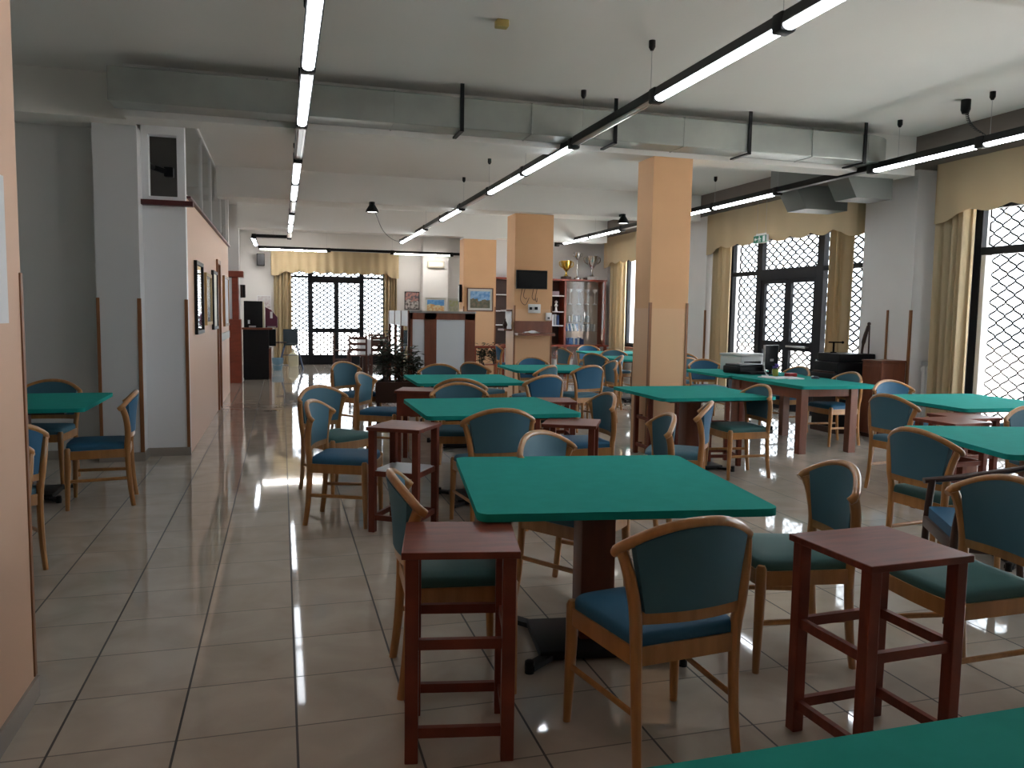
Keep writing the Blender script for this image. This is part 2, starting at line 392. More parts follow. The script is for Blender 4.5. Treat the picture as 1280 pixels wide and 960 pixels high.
# wooden corner trims
def trim(n, x0, x1, y0, y1, z0, z1, lab):
    struct('trim_%d' % n, B(x0, x1, y0, y1, z0, z1, bev=0.003), TRIMW, lab, 'corner trim')
trim(1, XL-.03, XL+.006, 3.29, 3.318, 0.085, 1.6, 'wooden corner strip on the near peach wall end')
trim(2, -1.675, -1.645, 8.35, 8.37, 0.085, 1.57, 'wooden corner strip on the left edge of the grey pillar')
trim(3, -1.32, -1.284, 8.35, 8.37, 0.085, 1.57, 'wooden corner strip on the right edge of the grey pillar')
trim(4, -0.925, -0.893, 8.588, 8.62, 0.085, 1.57, 'wooden corner strip where the white wall end meets the peach wall')
trim(5, 7.44, 7.47, 8.14, 8.17, 0.0, 1.6, 'wooden corner strip on the white pilaster by the radiator')
trim(6, 7.435, 7.45, 8.52, 8.55, 0.95, 1.6, 'thin wooden strip on the white pilaster above the black piano')
trim(7, 7.44, 7.47, 13.14, 13.17, 0.0, 1.6, 'wooden corner strip on the pilaster beyond the exit door')
# loft opening ledge and glazing
struct('trim_8', B(-1.30, -0.82, 8.5, 8.6, 2.475, 2.525, bev=0.006), BURG, 'burgundy ledge under the small opening', 'ledge')
struct('trim_9', B(-0.96, -0.86, 8.72, 15.2, 2.58, 2.60), BURG, 'thin dark rim along the top of the peach wall', 'rim')
t = thing('loft_glazing', 'clear glass partition with white posts on top of the peach wall', 'glass partition', (-0.93, 8.72, 2.6), 0, None, 'structure')
ys = [0.02, 1.85, 3.22, 5.0, 6.28]
for a in ys: obj('post', B(-.02, .02, a-.02, a+.02, 0, ZC-2.6), PLW, t, None, 0)
for a, b_ in zip(ys, ys[1:]): obj('glass_panel', B(-.004, .004, a+.02, b_-.02, 0.03, ZC-2.64), GLASS, t, None, 0)
obj('top_rail', B(-.02, .02, 0, 6.3, ZC-2.64, ZC-2.6), PLW, t, None, 0)
obj('bottom_rail', B(-.02, .02, 0, 6.3, 0, .03), PLW, t, None, 0)
bm = new(); sweep(bm, [(-1.27, 8.70, 2.90), (-1.24, 8.95, 2.90), (-1.10, 9.02, 2.87)], (.035, .03), 10); box(bm, -1.14, -1.05, 8.98, 9.08, 2.82, 2.92, bev=.01)
tag(obj('projector_arm', bm, BLACKP), 'black device on an arm inside the small dark opening', 'device')
# door recess on peach wall
t = thing('door_1', 'narrow brown door frame in the long peach wall', 'door', (-0.9, 12.42, 0), 0, None, 'structure')
obj('door_leaf', B(-.12, -.08, 0.06, .52, 0, 2.14), OAK, t, None, 0)
obj('jamb', B(-.2, .025, 0, .06, 0, 2.2), TRIMW, t, None, 0); obj('jamb', B(-.2, .025, .52, .58, 0, 2.2), TRIMW, t, None, 0)
obj('lintel', B(-.2, .025, .06, .52, 2.14, 2.2), TRIMW, t, None, 0)

# ---------------------------------------------------------------- outdoors
struct('ground', B(8.05, 40, -20, 40, -0.15, -0.02), CONC, 'pale sunlit pavement outside the right windows', 'ground')
struct('ground', B(-30, 8.05, 22.76, 60, -0.15, -0.02), CONC, 'pale pavement outside the far door', 'ground')
struct('wall_outside', B(13, 13.3, -4, 10.5, 0, 0.85), PINKW, 'low pinkish wall outside the near window', 'wall')

# ---------------------------------------------------------------- windows
def lattice(bm, axis, a0, a1, z0, z1, off, cell=0.125, r=0.0045, per=0.12):
    """expanding security lattice made of waving vertical bars"""
    n = max(2, int(round((a1-a0)/(cell/2)))); stp = (a1-a0)/n
    zs = []; z = z0
    while z < z1: zs.append(z); z += per/8
    zs.append(z1)
    for i in range(n+1):
        ph = 0 if i % 2 == 0 else PI
        pts = []
        for z in zs:
            d = a0+i*stp + stp*0.5*math.cos(2*PI*(z-z0)/per+ph)
            d = min(max(d, a0), a1)
            pts.append((off, d, z) if axis == 'y' else (d, off, z))
        sweep(bm, pts, (r, r), 4, upv=(1, 0, 0) if axis == 'y' else (0, 1, 0))
def glazed(name, lab, axis, c, frames, panes, loc):
    t = thing(name, lab, 'window' if 'window' in name else 'door', (0, 0, 0), 0, None, 'structure')
    for nm, a0, a1, z0, z1, d in frames:
        bm = new()
        if axis == 'y': box(bm, c-d/2, c+d/2, a0, a1, z0, z1, bev=.004)
        else: box(bm, a0, a1, c-d/2, c+d/2, z0, z1, bev=.004)
        obj(nm, bm, PLW if nm == 'inner_strip' else FRAME, t, None, 0)
    for a0, a1, z0, z1 in panes:
        bm = new()
        if axis == 'y': box(bm, c-.003, c+.003, a0, a1, z0, z1)
        else: box(bm, a0, a1, c-.003, c+.003, z0, z1)
        obj('pane', bm, GLASS, t, None, 0)
    return t
XW = XR+0.10
glazed('window_1', 'tall dark framed window at the right edge', 'y', XW,
    [('jamb', 7.52, 7.62, 0, 2.85, .08), ('jamb', 3.35, 3.45, 0, 2.85, .08), ('mullion', 6.74, 6.84, 0, 2.24, .08), ('inner_strip', 7.44, 7.50, .1, 2.24, .10), ('mullion', 4.95, 5.05, 0, 2.85, .08),
     ('transom', 3.45, 7.52, 2.24, 2.33, .08), ('sill_rail', 3.45, 7.52, 0, .10, .08), ('head', 3.45, 7.52, 2.76, 2.85, .08)],
    [(3.45, 4.95, .1, 2.24), (5.05, 6.74, .1, 2.24), (6.84, 7.52, .1, 2.24), (3.45, 4.95, 2.33, 2.76), (5.05, 7.52, 2.33, 2.76)], None)
for nn, ya, yb in ((3, 1.5, 2.9),):  # out of view; opening sized for the light on camera-facing surfaces
    glazed('window_%d' % nn, 'unseen tall dark framed window %s the viewpoint' % ('beside' if nn == 3 else 'behind'), 'y', XW,
        [('jamb', ya, ya+.1, 0, 2.85, .08), ('jamb', yb-.1, yb, 0, 2.85, .08), ('mullion', (ya+yb)/2-.05, (ya+yb)/2+.05, 0, 2.85, .08), ('transom', ya+.1, yb-.1, 2.24, 2.33, .08)],
        [(ya+.1, (ya+yb)/2-.05, 0, 2.24), ((ya+yb)/2+.05, yb-.1, 0, 2.24), (ya+.1, yb-.1, 2.33, 2.85)], None)
d2 = glazed('door_2', 'dark framed double exit door with side lights on the right wall', 'y', XW,
    [('jamb', 12.85, 12.95, 0, 2.85, .08), ('jamb', 9.30, 9.40, 0, 2.85, .08), ('mullion', 11.94, 12.09, 0, 2.85, .09), ('mullion', 10.33, 10.48, 0, 2.85, .09),
     ('transom', 10.48, 11.94, 2.1, 2.28, .09), ('transom', 12.09, 12.85, 2.2, 2.27, .08), ('transom', 9.40, 10.33, 2.2, 2.27, .08), ('head', 9.40, 12.85, 2.76, 2.85, .08),
     ('door_stile', 11.86, 11.94, 0, 2.1, .06), ('door_stile', 11.21, 11.29, 0, 2.1, .06), ('door_stile', 11.13, 11.21, 0, 2.1, .06), ('door_stile', 10.48, 10.56, 0, 2.1, .06),
     ('door_rail', 11.29, 11.86, .96, 1.1, .06), ('door_rail', 10.56, 11.13, .96, 1.1, .06), ('door_rail', 11.29, 11.86, 0, .2, .06), ('door_rail', 10.56, 11.13, 0, .2, .06),
     ('door_rail', 11.29, 11.86, 2.04, 2.1, .06), ('door_rail', 10.56, 11.13, 2.04, 2.1, .06), ('sill_rail', 12.09, 12.85, 0, .08, .08), ('sill_rail', 9.40, 10.33, 0, .08, .08)],
    [(11.29, 11.86, 1.1, 2.04), (10.56, 11.13, 1.1, 2.04), (11.29, 11.86, .2, .96), (10.56, 11.13, .2, .96), (10.48, 11.94, 2.28, 2.76),
     (12.09, 12.85, .08, 2.2), (9.40, 10.33, .08, 2.2), (12.09, 12.85, 2.27, 2.76), (9.40, 10.33, 2.27, 2.76)], None)
bm = new(); sweep(bm, [(XW-.09, 11.1, 1.03), (XW-.09, 10.6, 1.03)], (.016, .016), 8); sweep(bm, [(XW-.03, 11.08, 1.03), (XW-.09, 11.08, 1.03)], (.012, .012), 6); sweep(bm, [(XW-.03, 10.62, 1.03), (XW-.09, 10.62, 1.03)], (.012, .012), 6)
obj('panic_bar', bm, STEEL, d2)
glazed('window_2', 'far right window with a red sill behind the centre pillar', 'y', XW,
    [('jamb', 17.4, 17.5, .75, 2.85, .08), ('jamb', 14.4, 14.5, .75, 2.85, .08), ('mullion', 15.9, 16.0, .75, 2.85, .08), ('head', 14.5, 17.4, 2.76, 2.85, .08), ('sill_rail', 14.5, 17.4, .75, .84, .08)],
    [(14.5, 15.9, .84, 2.76), (16.0, 17.4, .84, 2.76)], None)
struct('trim_10', B(7.68, XR+.05, 14.4, 17.5, .71, .75), REDW, 'dark red window sill of the far right window', 'sill')
glazed('door_3', 'far glazed double door on the end wall', 'x', 22.6,
    [('jamb', .2, .27, 0, 2.72, .08), ('jamb', 2.73, 2.8, 0, 2.72, .08), ('mullion', .70, .83, 0, 2.72, .08), ('mullion', 2.08, 2.20, 0, 2.72, .08),
     ('transom', .83, 2.08, 2.24, 2.42, .08), ('transom', .27, .70, 2.36, 2.42, .08), ('transom', 2.20, 2.73, 2.36, 2.42, .08), ('head', .27, 2.73, 2.66, 2.72, .08),
     ('door_stile', 1.40, 1.52, 0, 2.24, .06), ('door_rail', .83, 1.40, .88, 1.0, .06), ('door_rail', 1.52, 2.08, .88, 1.0, .06), ('kick_rail', .83, 1.40, 0, .27, .06), ('kick_rail', 1.52, 2.08, 0, .27, .06),
     ('sill_rail', .27, .70, 0, .27, .06), ('sill_rail', 2.20, 2.73, 0, .27, .06)],
    [(.83, 1.40, 1.0, 2.24), (1.52, 2.08, 1.0, 2.24), (.83, 1.40, .27, .88), (1.52, 2.08, .27, .88), (.83, 2.08, 2.42, 2.66), (.27, .70, .27, 2.36), (2.20, 2.73, .27, 2.36), (.27, .70, 2.42, 2.66), (2.20, 2.73, 2.42, 2.66)], None)
XG = XR+0.24
bm = new(); lattice(bm, 'y', 3.4, 7.58, 0.02, 2.83, XG, .22, .012, .16); tag(obj('security_grille', bm, GRILLE, None, None, 60), 'diamond security grille outside the window at the right edge', 'grille')
bm = new(); lattice(bm, 'y', 9.35, 12.9, 0.02, 2.83, XG, .21, .016, .14); tag(obj('security_grille', bm, GRILLE, None, None, 60), 'diamond security grille outside the exit door', 'grille')
bm = new(); lattice(bm, 'x', .24, 2.76, 0.02, 2.7, 22.72, .19, .0165, .13); tag(obj('security_grille', bm, GRILLE, None, None, 60), 'diamond security grille outside the far end door', 'grille')

# ---------------------------------------------------------------- curtains
def drape(axis, a0, a1, c, z0, z1, lab, folds=7, amp=.055, m=CURT):
    bm = new(); L = a1-a0
    def f(u, v):
        k = u*folds*2*PI
        d = amp*math.sin(k)*(0.75+.25*v)+amp*.3*math.sin(2.3*k+1)
        a = a0+u*L+.012*math.sin(k*.5+v*2); z = z0+v*(z1-z0)
        return ((c+d, a, z), (1, 0, 0)) if axis == 'y' else ((a, c+d, z), (0, 1, 0))
    sheet(bm, f, folds*8, 8, .006)
    return tag(obj('curtain', bm, m, None, None, 80), lab, 'curtain', 'gold floor length curtains')
drape('y', 7.40, 7.86, 7.54, 0.03, 2.75, 'gold curtain left of the window at the right edge', 6, .075)
drape('y', 12.55, 13.08, 7.56, 0.03, 2.75, 'gold curtain on the far side of the exit door', 5)
drape('y', 9.40, 9.80, 7.54, 0.03, 2.75, 'gold curtain on the near side of the exit door', 5, .075)
drape('y', 17.0, 17.75, 7.56, 0.03, 2.75, 'pale gold curtain between the trophy bookcase and the far right window', 6)
drape('y', 14.3, 14.62, 7.56, 0.03, 2.75, 'gold curtain strip just right of the centre pillar', 4)
drape('x', -.2, .28, 22.36, 0.03, 2.6, 'gold curtain left of the far end door', 5)
drape('x', 2.72, 3.1, 22.36, 0.03, 2.6, 'gold curtain right of the far end door', 5)
def valance(axis, a0, a1, c, z0, z1, lab, nsc, side=1, amp=.012, deep=.0, pleat=9):
    bm = new(); L = a1-a0; ret = .24
    tot = L+2*ret
    def f(u, v):
        s = u*tot
        sc = .055*abs(math.sin(PI*nsc*(s-ret)/L)) if ret < s < tot-ret else 0.0
        end = max(0, 1-abs(s-ret)/.35)+max(0, 1-abs(tot-ret-s)/.35)
        zb = z0 + .10 - sc - .13*min(1, end)
        z = zb + v*(z1-zb)
        wob = amp*math.sin(pleat*2*PI*s/L)*(1-.5*v)
        if s < ret: p = (ret-s, a0, z); n = (0, 1, 0); q = (-wob*0, 0)
        elif s > tot-ret: p = (s-(tot-ret), a1, z); n = (0, -1, 0)
        else: p = (wob, a0+s-ret, z); n = (1, 0, 0)
        if axis == 'y': return ((c+p[0], p[1], p[2]), n)
        return ((p[1], c+p[0], p[2]), (n[1], n[0], 0))
    sheet(bm, f, 220, 6, .006)
    return tag(obj('valance', bm, VAL, None, None, 80), lab, 'valance', 'cream scalloped valances')
valance('y', 3.2, 7.84, 7.42, 2.64, 3.3, 'cream scalloped valance over the window at the right edge', 9)
valance('y', 9.14, 13.12, 7.42, 2.62, 3.3, 'cream scalloped valance over the exit door', 8)
valance('y', 14.2, 17.95, 7.42, 2.62, 3.3, 'cream scalloped valance beside the trophy bookcase', 8)
valance('x', -.25, 3.12, 22.22, 2.42, 3.1, 'cream pleated valance over the far end door', 9, amp=.03, pleat=14)

# ---------------------------------------------------------------- ceiling equipment
t = thing('air_duct', 'long galvanised air duct crossing under the ceiling', 'duct', (0, 7.42, 3.18))
obj('duct_body', B(-1.36, 6.1, 0, .30, 0, .28, bev=.008), GALV, t, None, 0)
for x in (.18, 1.62, 3.15, 4.64, 6.05):
    o = obj('hanger_strap', B(x-.018, x+.018, -.016, -.004, -.02, .40), BLACK, t, None, 0)
    bm = new(); box(bm, x-.018, x+.018, -.016, .33, -.03, -.012); obj('hanger_foot', bm, BLACK, o, None, 0)
for x in (-.1, 1.0, 2.3, 3.9, 5.4): obj('duct_seam', B(x-.006, x+.006, -.006, .306, -.006, .286), GALV, t, None, 0)
def elbow(bm, cx, cy, ri, ro, z0, z1, a0, a1, n=10):
    pr = []
    for k in range(n+1):
        a = a0+(a1-a0)*k/n
        pr.append([bm.verts.new((cx+r*math.cos(a), cy+r*math.sin(a), z)) for r, z in ((ri, z0), (ro, z0), (ro, z1), (ri, z1))])
    for p, q in zip(pr, pr[1:]):
        for k in range(4): bm.faces.new((p[k], p[(k+1) % 4], q[(k+1) % 4], q[k]))
    bm.faces.new(pr[0]); bm.faces.new(pr[-1][::-1])
bm = new(); elbow(bm, 6.1, .50, .20, .50, 0, .28, -PI/2, 0)
obj('duct_elbow', bm, GALV, t)
bm = new(); box(bm, 6.3, 6.6, .5, 2.1, .0, .28, bev=.008); obj('duct_branch', bm, GALVD, t, None, 0)
def boot(bm, x0, x1, y0, y1, z0, z1, cut):
    pr_ = [[bm.verts.new((x, y, z)) for x, z in ((x0+cut, z0), (x1, z0), (x1, z1), (x0, z1))] for y in (y0, y1)]
    bm.faces.new(pr_[0]); bm.faces.new(pr_[1][::-1])
    for k in range(4): bm.faces.new((pr_[0][k], pr_[1][k], pr_[1][(k+1) % 4], pr_[0][(k+1) % 4]))
bm = new(); boot(bm, 6.32, 6.98, .62, 1.0, -.28, .0, .16); obj('vent_boot', bm, GALVD, t, None, 0)
bm = new(); boot(bm, 6.30, 7.10, 1.55, 1.95, -.30, .0, .18); obj('vent_boot', bm, GALVD, t, None, 0)

def strip_light(name, lab, x, z, y0, pattern, caps, tm=None, dirv=(0, 1)):
    """suspended channel; pattern: list of (length, lit)"""
    ang = math.atan2(dirv[0], dirv[1])
    t = thing(name, lab, 'strip light', (x, y0, z), -ang, 'suspended black strip lights')
    L = sum(p[0] for p in pattern)
    bm = new(); prism(bm, [(-.05, -.0), (-.035, .07), (.035, .07), (.05, .0)], 0, L)
    for v in bm.verts: v.co = Vector((v.co.x, v.co.z, v.co.y))
    obj('housing', bm, BLACK, t, None, 0)
    s = 0.0
    for n, lit in pattern:
        bm = new(); pts = []
        sweep(bm, [(0, s+.05, -.004), (0, s+n-.05, -.004)], (.040, .026), 12)
        if lit: o = obj('tube', bm, tm or TUBE, t)
        else:
            bm.free(); bm = new(); prism(bm, [(-.04, 0), (-.02, -.004), (-.015, .004), (.015, .004), (.02, -.004), (.04, 0)], s+.05, s+n-.05)
            for v in bm.verts: v.co = Vector((v.co.x, v.co.z, v.co.y-.004))
            o = obj('unlit_reflector', bm, STEEL, t, None, 0)
        s += n
        bm = new(); box(bm, -.05, .05, s-.05, s+.05, -.035, .075, bev=.012); obj('joint', bm, BLACK, t)
    for c in caps:
        bm = new(); lathe(bm, [(0, ZC-z), (.026, ZC-z), (.026, ZC-z-.05), (.012, ZC-z-.075), (0, ZC-z-.075)], (0, c, 0), 10)
        o = obj('ceiling_cap', bm, BLACK, t)
        bm = new(); sweep(bm, [(0, c, .07), (0, c, ZC-z-.06)], (.0022, .0022), 5, upv=(0, 1, 0)); obj('suspension_wire', bm, STEEL, o)
    return t
A, Bn, D = 1.64, 1.64, 1.72
strip_light('strip_light', 'leftmost black strip light running into the room', .19, 3.12, 2.5, [(1.64, 1), (1.64, 1), (1.72, 1), (1.75, 0), (1.64, 1), (1.64, 1), (1.75, 0), (1.64, 1), (1.64, 1), (1.6, 0)], [1.64, 3.3, 6.2, 8.2, 11.5, 14.8], TUBEW)
strip_light('strip_light', 'middle black strip light crossing above the green tables', 2.75, 3.12, 2.4, [(1.69, 1), (1.60, 1), (1.80, 0), (1.65, 1), (1.65, 1), (1.75, 0), (1.65, 1), (1.65, 0), (1.65, 1), (1.65, 1)], [.06, 1.7, 3.4, 4.85, 6.7, 8.4, 10.0, 13.4])
strip_light('strip_light', 'right black strip light running along the window wall', 6.3, 3.12, 2.75, [(1.69, 1), (1.69, 1), (1.44, 1), (1.78, 0), (1.64, 1), (1.64, 1), (1.75, 0), (1.64, 1), (1.64, 1), (.5, 0)], [1.69, 3.3, 4.45, 6.6, 8.2, 9.8, 13.0])
strip_light('strip_light', 'dark cross piece of the left strip light by the bar', .14, 3.12, 19.3, [(.72, 0)], [.3], dirv=(-1, 0))
strip_light('strip_light', 'short lit strip light in the far left corner', -.6, 3.10, 19.35, [(1.0, 1), (1.0, 1)], [1.0])
strip_light('strip_light', 'strip light running across in front of the far end door', -.55, 3.03, 21.55, [(1.75, 1), (1.65, 0), (1.6, 1), (.6, 0)], [1.7, 3.4], TUBEB, dirv=(1, 0))
# coiled flex down to the right strip light
bm = new(); lathe(bm, [(0, ZC), (.045, ZC), (.045, ZC-.09), (.03, ZC-.13), (0, ZC-.13)], (6.3, 6.35, 0), 12)
t = tag(obj('coiled_flex', bm, BLACK), 'black coiled flex from its ceiling cap to the right strip light', 'cable')
bm = new(); pts = []
for k in range(181):
    u = k/180; a = u*2*PI*15
    amp = .014*(1-max(0, (u-.8)/.2))
    sag = -.03*math.sin(PI*u)
    pts.append((6.3+amp*math.cos(a), 6.33-.25*u**2+amp*math.sin(a), ZC-.12-.27*u))
sweep(bm, pts, (.004, .004), 5, upv=(0.3, 1, 0)); obj('cord', bm, BLACK, t)
def cone_lamp(x, y, z, lab):
    bm = new(); lathe(bm, [(0, .16), (.03, .16), (.04, .12), (.095, .03), (.10, 0), (.09, 0), (.03, .08), (0, .08)], (x, y, z), 16)
    t = tag(obj('emergency_lamp', bm, BLACKP), lab, 'lamp')
    bm = new(); lathe(bm, [(0, .0), (.082, .012), (.08, .02), (0, .02)], (x, y, z-.004), 14); obj('lens', bm, LED, t)
    bm = new(); box(bm, x-.04, x+.04, y+.0, 12.72, z+.12, z+.16); obj('bracket', bm, BLACKP, t)
    return t
cone_lamp(1.36, 12.62, 3.0, 'black cone lamp on the beam with a cable to the middle strip light')
cone_lamp(5.55, 12.62, 3.02, 'black cone lamp on the beam right of the television pillar')
bm = new(); sweep(bm, smoothpath([(1.40, 12.62, 3.02), (1.7, 14, 2.86), (2.2, 16.2, 2.9), (2.7, 18.3, 3.1)], 8), (.006, .006), 5)
tag(obj('lamp_cable', bm, BLACK), 'thin cable hanging from the cone lamp to the middle strip light', 'cable')
bm = new(); box(bm, 1.50, 1.59, 5.72, 5.80, ZC-.05, ZC, bev=.006); tag(obj('junction_box', bm, mat('yellowed_plastic', (.42, .32, .10), .5)), 'small yellowed box on the ceiling above the left tables', 'box')

# ---------------------------------------------------------------- chairs
def bevel_all(bm, off, ang=40, seg=2):
    es = [e for e in bm.edges if len(e.link_faces) == 2 and e.calc_face_angle(0) > math.radians(ang)]
    bmesh.ops.bevel(bm, geom=es, offset=off, segments=seg, profile=.5, affect='EDGES')
def rail_y(x): return -.165-.085*(1-min(1, abs(x)/.25)**2)
def rail_z(x): return .752+.086*(1-min(1, abs(x)/.25)**2.2)
def seat_outline(gr=0.0, n=5):
    fwid, bwid, fy, by = .232+gr, .200+gr, .212+gr, -.195-gr
    pts = []
    cs = [((fwid, fy), .05), ((-fwid, fy), .05), ((-bwid, by), .03), ((bwid, by), .03)]
    for i, (c, r) in enumerate(cs):
        p = Vector(cs[i-1][0]); q = Vector(c); s = Vector(cs[(i+1) % 4][0])
        a = q+(p-q).normalized()*r; b = q+(s-q).normalized()*r
        for k in range(n+1):
            u = k/n; pts.append(tuple((1-u)**2*a+2*u*(1-u)*q+u*u*b))
    out = []
    for x, y in pts:
        if y > .1: y += .022*(1-(x/fwid)**2)
        out.append((x, y))
    # extra points along the front edge for the bow
    res = []
    for i, p in enumerate(out):
        res.append(p); q = out[(i+1) % len(out)]
        if p[1] > .18 and q[1] > .18 and abs(p[0]-q[0]) > .2:
            for k in range(1, 8):
                x = p[0]+(q[0]-p[0])*k/8; res.append((x, fy+.022*(1-(x/fwid)**2)))
    return res
def make_chair(label, seatm, backm, loc, rz, group):
    t = thing('chair', label, 'chair', loc, rz, group)
    for s in (-1, 1):
        bm = new(); sweep(bm, [(s*.229, .212, 0), (s*.226, .209, .12), (s*.221, .203, .33), (s*.221, .203, .442), (s*.221, .203, .456)],
                          [(.0145, .0145), (.018, .018), (.0225, .0225), (.0225, .0225), (.015, .015)], 12, upv=(0, 1, 0)); obj('leg', bm, OAK, t)
        bm = new(); pts = smoothpath([(s*.193, -.222, 0), (s*.188, -.200, .18), (s*.190, -.188, .42), (s*.203, -.196, .56), (s*.222, -.186, .67), (s*.238, -.166, .742)], 5)
        n = len(pts); sweep(bm, pts, [(.0145+.006*min(1, k/n*2.2)-.003*max(0, (k/n-.7)/.3), .017+.005*min(1, k/n*2.2)) for k in range(n)], 10, upv=(0, 1, 0)); obj('leg', bm, OAK, t)
    bm = new(); prism(bm, seat_outline(.004), .372, .434); bevel_all(bm, .004); obj('seat_frame', bm, OAK, t)
    bm = new(); o = seat_outline(-.004); rings = []
    for sc, z in ((1, .430), (1.0, .452), (.985, .466), (.94, .476), (.75, .484), (.4, .489)):
        rings.append([bm.verts.new((x*sc, (y-.01)*sc+.01, z)) for x, y in o])
    for a, b in zip(rings, rings[1:]):
        for k in range(len(a)): bm.faces.new((a[k], a[(k+1) % len(a)], b[(k+1) % len(a)], b[k]))
    bm.faces.new(rings[0][::-1]); bm.faces.new(rings[-1]); obj('seat', bm, seatm, t, None, 60)
    # bent crest rail
    pts = [(-.249, -.140, .733), (-.252, -.156, .745)] + [(x, rail_y(x), rail_z(x)) for x in [(-1+k/9)*.245 for k in range(19)]] + [(.252, -.156, .745), (.249, -.140, .733)]
    n = len(pts); rad = [(.0165, .0185)]*n; rad[0] = rad[-1] = (.015, .0165)
    bm = new(); sweep(bm, pts, rad, 12); obj('crest_rail', bm, OAK, t)
    # upholstered back
    bm = new()
    def f(u, v):
        zb = .550; hw = .176+.036*v; x = (2*u-1)*hw
        zt = rail_z(x)-.010; z = zb+v*(zt-zb)
        yb = -.190-.030*(1-(x/.2)**2); y = yb+(rail_y(x)-yb)*v**1.2 + .004*math.sin(PI*v)
        return ((x, y, z), (0, 1, .15*v))
    sheet(bm, f, 14, 8, .034); bevel_all(bm, .007, 50); obj('backrest', bm, backm, t, None, 60)
    bm = new()
    def f2(u, v):
        x = (2*u-1)*.195; return ((x, -.190-.030*(1-(x/.2)**2), .512+.040*v), (0, 1, 0))
    sheet(bm, f2, 12, 1, .022); obj('back_slat', bm, OAK, t)
    for s in (-1, 1):
        bm = new(); sweep(bm, [(s*.225, .205, .212), (s*.190, -.195, .212)], (.008, .0125), 8); obj('stretcher', bm, OAK, t)
    return t
G1 = 'beech card table chairs'
PROTO = {}
def chair(x, y, bearing, label, seat='T', back='T', g=G1):
    rz = -math.radians(bearing); key = seat+back
    if key not in PROTO:
        mm = {'T': TEAL, 'B': BLUE, 'G': GREENV}
        PROTO[key] = make_chair(label, mm[seat], mm[back], (x, y, 0), rz, g); return PROTO[key]
    return dup(PROTO[key], (x, y, 0), rz, label, g)
chair(1.24, 2.45, -6, 'large foreground chair seen from behind, blue seat, before the nearest whole green table', 'B', 'T')
chair(2.15, 2.99, -77, 'teal chair standing sideways right of the nearest whole green table, behind the mahogany stand', 'G', 'T')
chair(2.62, 2.52, -87, 'chair with wide teal seat cut by the right edge, beside the right foreground stand', 'G', 'T')
chair(.66, 3.13, 93, 'chair at the left of the nearest whole green table, behind the left foreground stand', 'G', 'T')
chair(1.46, 3.88, 142, 'chair tucked under the far edge of the nearest whole green table', 'T', 'T')
chair(1.40, 5.34, -2, 'chair seen from behind between the nearest and second green tables', 'T', 'T')
chair(.43, 6.71, 142, 'green seated teal chair directly behind the blue seated one by the left aisle', 'G', 'T')
chair(.42, 5.71, 110, 'blue seated chair facing right, beside the stand with a white lower shelf', 'B', 'T')
chair(.88, 10.03, 138, 'farthest chair on the left aisle, turned toward the planter', 'B', 'T')
chair(.99, 8.27, 115, 'blue seated chair facing right just behind the two aisle chairs', 'B', 'T')
chair(1.80, 9.45, -165, 'chair behind the third green table in front of the wood and white divider', 'T', 'T')
chair(1.72, 7.74, 17, 'chair seen from behind at the third green table, farther of the overlapping pair', 'T', 'T')
chair(1.50, 6.81, -172, 'chair tucked under the far side of the second green table, nearer of the pair', 'T', 'T')
chair(2.60, 8.14, -19, 'light blue backed chair right of the third green table', 'T', 'B')
chair(3.05, 9.55, -40, 'chair rail peeking over the light blue back, at the table before the television pillar', 'T', 'T')
chair(3.68, 9.62, -17, 'dark blue backed chair seen from behind at the table before the television pillar', 'T', 'B')
chair(4.22, 10.32, -86, 'chair facing left at the right side of the table before the television pillar', 'T', 'T')
chair(4.95, 11.75, -75, 'brown railed chair behind the table before the television pillar, in front of the far tables', 'T', 'T')
chair(2.33, 6.02, -90, 'chair facing left at the right side of the second green table', 'B', 'T')
chair(2.19, 4.72, -78, 'teal chair showing only its back over the far right corner of the nearest whole table', 'G', 'T')
chair(2.87, 5.42, -58, 'light blue backed chair turned away in front of the centre table pedestal', 'T', 'B')
chair(4.12, 6.57, -87, 'chair facing left with green seat at the right side of the centre table', 'G', 'T')
chair(6.85, 12.75, 40, 'farthest chair behind the office desk against the white pilaster', 'T', 'T')
chair(6.0, 11.35, -2, 'chair seen from behind left of the office desk beside the centre pillar', 'T', 'T')
chair(6.0, 10.42, -172, 'chair at the far end of the office desk behind the printer', 'T', 'B')
chair(6.33, 9.03, -93, 'chair tucked behind the office desk near the computer mouse', 'B', 'T')
chair(6.30, 8.02, -89, 'chair with grey seat tucked behind the near end of the office desk', 'B', 'T')
chair(5.17, 5.63, 85, 'dark backed chair at the left side of the table by the right window', 'T', 'T')
chair(3.79, 3.82, 86, 'dark backed chair at the left corner of the right foreground green table', 'G', 'T')
chair(6.10, 6.68, 178, 'light backed chair behind the table by the right window', 'B', 'B')
chair(5.85, 4.98, -12, 'chair rail at the right edge, before the table by the window', 'T', 'T')
chair(5.35, 4.42, -165, 'chair rail at the right edge, behind the right foreground green table', 'T', 'T')
chair(7.02, 6.00, -88, 'chair at the right edge against the window light', 'T', 'T')
chair(-1.32, 6.63, -96, 'chair with navy seat facing left at the alcove table', 'B', 'B')
chair(-1.94, 7.50, -172, 'chair behind the alcove table against the dim wall', 'T', 'T')
chair(-1.58, 5.00, -40, 'bright blue backed chair with its leg in view beside the peach wall end', 'T', 'B')
chair(-1.50, 4.42, -40, 'blue backed chair almost hidden by the peach wall end', 'T', 'B')
chair(-2.06, 6.02, 0, 'chair rail at the near side of the alcove table beside the peach wall end', 'T', 'T')
chair(3.55, 10.98, 172, 'dark blue backed chair between its green table and the television pillar', 'T', 'B')
chair(4.42, 15.6, 95, 'light blue backed chair left of the television pillar', 'B', 'B')
chair(2.55, 10.2, 55, 'dark railed chair in front of the divider right end', 'T', 'T')
